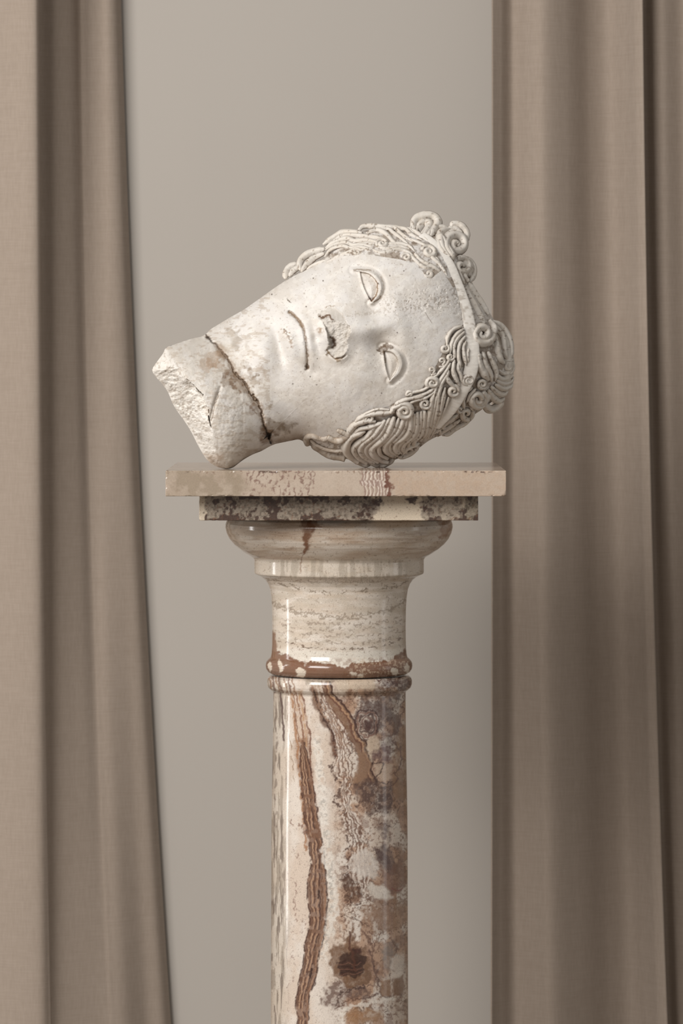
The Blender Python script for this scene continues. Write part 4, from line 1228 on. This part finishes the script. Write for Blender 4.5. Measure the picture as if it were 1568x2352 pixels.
# locks beside the ear and along the temple
lock([[(800, 1000), (806, 984), (820, 972), (842, 966), (862, 968)], [(812, 1000), (824, 986), (850, 980), (880, 970)], [(816, 968), (834, 956), (860, 950), (888, 948), (905, 946)]], (14, 11, 11))
curl(849, 962, 12, 1.2, 2.6, 1, 7, tail=[(893, 941), (866, 940), (842, 949), (833, 958)])
curl(928, 944, 23, 1.9, -2.4, 1, 10.5, tail=[(896, 948), (905, 936)])
curl(976, 927, 15, 1.5, 0.2, 1, 8, tail=[(1000, 870), (1000, 890), (994, 912)])
curl(993, 879, 18, 1.7, 2.2, 1, 8.5, squash=0.85)
curl(941, 905, 10, 1.0, 2.8, 1, 7.5, tail=[(985, 888), (968, 897), (950, 901)])
lock([[(1008, 884), (985, 900), (965, 908), (944, 914)], [(1002, 896), (980, 912), (955, 920), (936, 928)], [(978, 905), (960, 912), (940, 915), (914, 925), (902, 936)]], (6.5, 7, 8))
# --- front fringe under the fillet
lock([[(1060, 749), (1040, 757), (1028, 774), (1026, 792)], [(1064, 755), (1047, 769), (1037, 788), (1033, 812)], [(1066, 762), (1051, 776), (1042, 794), (1045, 822)],
      [(1068, 772), (1056, 788), (1052, 806), (1053, 824), (1058, 846)], [(1070, 784), (1064, 796), (1065, 812), (1070, 838)], [(1076, 800), (1073, 815), (1075, 832)]], (8, 8, 8, 8.5, 8, 7))
curl(1021, 801, 13, 1.3, -1.2, 1, 8.5)
curl(1034, 820, 11, 1.3, -0.6, 1, 7.5)
curl(1014, 829, 9.5, 1.2, 1.2, -1, 6, tail=[(1008, 842), (1020, 843)])
curl(991, 850, 9.5, 1.2, 1.2, -1, 6.5, tail=[(990, 862), (1000, 858)])
lock([[(1032, 826), (1018, 845), (1002, 862), (990, 868)], [(1034, 834), (1022, 855), (1010, 874), (1002, 890)], [(1030, 850), (1022, 866), (1012, 884), (1006, 905)]], (7, 7.5, 8))
lock([[(1043, 826), (1040, 850), (1046, 868), (1055, 886)], [(1030, 852), (1025, 866), (1036, 882), (1050, 892)], [(1052, 832), (1052, 848), (1058, 862), (1060, 878)]], (9, 9, 7))
curl(1075, 873, 17, 1.7, 1.8, 1, 8.5, squash=0.9)
curl(1040, 898, 17, 1.5, -1.6, 1, 9)
lock([[(1022, 905), (1016, 930), (1008, 955), (1000, 976)], [(1030, 912), (1024, 932), (1016, 950), (1008, 968)]], (7, 6))
# --- curls behind the fillet, right-hand side
curl(1107, 767, 30, 1.6, 0.2, 1, 18, tail=[(1122, 736), (1134, 752)], lift=3)
lock([[(1096, 806), (1098, 832), (1108, 853), (1122, 873)], [(1108, 808), (1113, 836), (1125, 858), (1129, 876)], [(1120, 808), (1131, 833), (1139, 855), (1136, 875)]], (15, 13, 11))
lock([[(1132, 738), (1152, 750), (1165, 769), (1171, 789), (1173, 812), (1168, 826)], [(1128, 744), (1142, 757), (1153, 771), (1157, 793), (1160, 815), (1168, 828)], [(1136, 770), (1142, 806), (1150, 827), (1158, 834)]], (14, 13, 14))
curl(1168, 842, 14, 1.4, 0.6, -1, 9, squash=1.2, tail=[(1145, 850), (1155, 858), (1170, 858)])
lock([[(1142, 862), (1150, 870), (1166, 869), (1178, 858)], [(1140, 874), (1156, 881), (1172, 876), (1179, 866)], [(1136, 883), (1154, 892), (1170, 888), (1177, 878)]], (10, 10, 11))
lock([[(1127, 888), (1140, 901), (1154, 906), (1166, 898)], [(1121, 896), (1132, 913), (1147, 922), (1158, 914)], [(1112, 930), (1124, 940), (1140, 935), (1155, 918)]], (11, 12, 17))
curl(1107, 882, 14, 1.6, 0.5, 1, 8)
curl(1096, 917, 25, 1.8, -1.0, 1, 12, squash=1.05)
lock([[(1084, 890), (1072, 900), (1064, 920), (1066, 938)], [(1092, 893), (1078, 908), (1072, 925)]], (8, 7))
curl(1056, 941, 9.5, 1.2, 0.0, 1, 6.5)
curl(1071, 950, 19, 1.3, -0.4, 1, 10, squash=1.1)
lock([[(1050, 952), (1030, 967), (1012, 983), (994, 997)], [(1056, 964), (1040, 976), (1022, 988), (1004, 1002)], [(1068, 972), (1046, 984), (1030, 996), (1016, 1000)], [(1084, 958), (1068, 972), (1056, 982)]], (9, 10, 11, 10))
curl(1017, 978, 9, 1.2, 0.5, 1, 6)
curl(1005, 992, 9, 1.2, 2.0, -1, 6)
# --- upper side: wavy locks seen edge-on
lock([[(831, 536), (808, 533), (785, 535), (762, 548), (742, 562)], [(881, 548), (850, 544), (831, 542), (793, 541), (765, 553)], [(866, 556), (841, 552), (815, 554), (795, 548), (766, 558), (748, 570)]], (13, 11, 12))
lock([[(860, 559), (835, 560), (812, 563), (793, 557), (766, 563), (747, 574)], [(854, 566), (831, 563), (808, 570), (786, 565), (760, 573), (745, 590)], [(850, 572), (824, 568), (804, 578), (778, 588), (758, 599)], [(812, 576), (790, 582), (770, 594), (750, 602)]], (8, 8, 8, 7))
curl(820, 579, 12, 1.3, -0.5, -1, 6.5, squash=0.75, tail=[(850, 577), (838, 573)])
curl(878, 560, 17, 1.6, 2.6, 1, 8.5, squash=0.8)
lock([[(858, 574), (872, 580), (890, 579), (917, 573), (938, 580), (950, 590)], [(868, 568), (892, 571), (917, 566), (940, 572)], [(890, 560), (915, 559), (940, 566), (952, 578)]], (9, 8, 8))
lock([[(824, 529), (834, 520), (860, 519), (889, 522), (927, 523)], [(841, 536), (866, 528), (886, 537), (904, 556), (917, 561)], [(870, 526), (892, 526), (908, 538), (936, 560)]], (12, 10, 9))
lock([[(880, 524), (905, 523), (922, 538), (948, 556)], [(905, 523), (930, 526), (946, 540), (970, 553)], [(925, 524), (945, 528), (965, 540), (985, 556)], [(920, 545), (947, 552), (972, 562), (995, 578)]], (9, 9, 9, 8))
lock([[(745, 572), (715, 580), (695, 592), (688, 606), (690, 620)], [(744, 582), (722, 592), (704, 608), (692, 624)], [(750, 598), (726, 606), (705, 618)]], (15, 13, 8), lift=-10)
lock([[(684, 606), (668, 612), (658, 624), (655, 640)], [(690, 612), (676, 620), (664, 634)]], (14, 12), lift=-14)
# temple curls on the upper side
curl(933, 591, 13, 1.3, 3.0, 1, 8, squash=0.85)
lock([[(941, 585), (956, 600), (974, 614), (996, 618)], [(952, 582), (966, 598), (991, 611), (1010, 622)], [(972, 570), (990, 590), (1008, 606), (1022, 626)], [(1000, 590), (1012, 610), (1026, 632)]], (8, 9, 9, 7))
curl(985, 579, 21, 1.6, 2.8, 1, 9.5, squash=0.78, tilt=0.5)
curl(984, 629, 14, 1.1, 3.4, -1, 10, squash=0.85, rise=0.45)
# topknot of curls at the upper right
def filler(pts, wid, lift):
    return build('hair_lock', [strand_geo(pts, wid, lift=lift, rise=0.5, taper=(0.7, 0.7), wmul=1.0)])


filler([(956, 530), (970, 514), (986, 506), (998, 512)], 30, -8)
filler([(1018, 560), (1032, 542), (1052, 532), (1064, 542)], 40, -12)
filler([(1058, 596), (1070, 612), (1070, 634)], 36, -12)
filler([(1150, 775), (1158, 810), (1160, 850), (1146, 892)], 44, -16)
filler([(1078, 935), (1104, 915), (1126, 900)], 40, -10)
lock([[(948, 528), (952, 506), (968, 497), (988, 494), (1002, 502), (1004, 516)], [(958, 520), (974, 510), (986, 514), (984, 526), (970, 542)], [(992, 494), (1005, 508), (998, 524), (988, 542)]], (17, 15, 17))
curl(949, 526, 12, 1.4, -0.5, 1, 7)
lock([[(966, 540), (980, 522), (976, 508)], [(982, 544), (990, 527), (1008, 522), (1028, 522)]], (9, 12))
curl(1048, 562, 36, 1.5, 2.0, 1, 22, tail=[(1030, 592), (1014, 568), (1012, 545)], lift=4)
lock([[(1030, 594), (1008, 566), (1010, 536), (1034, 524)], [(1042, 592), (1026, 570), (1022, 552)]], (14, 10))
lock([[(1036, 522), (1040, 514), (1056, 516), (1070, 530), (1075, 552)], [(1028, 524), (1046, 525), (1062, 538)]], (12, 10))
curl(1060, 612, 25, 1.3, -2.2, 1, 12, squash=1.05)
lock([[(1060, 594), (1078, 598), (1087, 612), (1088, 630), (1078, 648)], [(1060, 620), (1066, 634), (1076, 648)], [(1050, 610), (1056, 632), (1066, 652)]], (12, 12, 10))
curl(1062, 626, 12, 1.0, 1.2, -1, 9)
lock([[(1076, 650), (1090, 672), (1106, 696), (1122, 722)], [(1068, 660), (1082, 690), (1098, 718), (1112, 742)]], (14, 16), rise=0.35, ridges=False)

# fillet (headband): a smooth flat strip between fringe and curls
band = [(968, 540), (988, 556), (1009, 579), (1029, 609), (1044, 640), (1056, 670), (1067, 704), (1075, 738), (1081, 768), (1084, 800), (1084, 830), (1079, 858), (1068, 884), (1056, 906), (1043, 930), (1027, 951), (1012, 967), (1000, 981)]
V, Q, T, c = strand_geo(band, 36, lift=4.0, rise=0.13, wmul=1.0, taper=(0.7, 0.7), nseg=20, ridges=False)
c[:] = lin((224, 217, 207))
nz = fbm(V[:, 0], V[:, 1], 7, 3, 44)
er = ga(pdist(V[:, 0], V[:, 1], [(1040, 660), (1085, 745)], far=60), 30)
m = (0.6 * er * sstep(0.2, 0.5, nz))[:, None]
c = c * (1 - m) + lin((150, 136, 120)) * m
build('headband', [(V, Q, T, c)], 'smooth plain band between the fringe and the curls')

# ear: rim, lobe and inner folds, half hidden by the hair
ear = [strand_geo([(716, 1016), (740, 1034), (766, 1045), (792, 1050)], 27, lift=-16, taper=(0.35, 0.9), ridges=False, rise=0.6, wmul=1),
       strand_geo([(712, 1010), (726, 1022), (748, 1032), (772, 1036), (790, 1034)], 10, lift=2, taper=(0.5, 0.8), ridges=False, wmul=1),
       strand_geo([(706, 1021), (703, 1010), (708, 1002), (718, 1001), (734, 1008)], 16, lift=0, taper=(0.8, 0.6), ridges=False, wmul=1),
       strand_geo([(728, 1004), (744, 1008), (756, 1004)], 15, lift=-4, taper=(0.5, 0.6), ridges=False, wmul=1),
       strand_geo([(752, 1004), (768, 1012), (784, 1011), (798, 1000)], 17, lift=5, taper=(0.8, 0.8), ridges=False, wmul=1),
       strand_geo([(774, 988), (788, 994), (802, 1002)], 13, lift=6, taper=(0.7, 0.7), ridges=False, wmul=1)]
for V, Q, T, c in ear:                # brownish dirt gathered in the ear
    m = (0.35 + 0.35 * sstep(-0.3, 0.4, fbm(V[:, 0], V[:, 1], 12, 3, 401)))[:, None]
    c[:] = c * (1 - m) + lin((150, 130, 108)) * m
build('ear', ear)
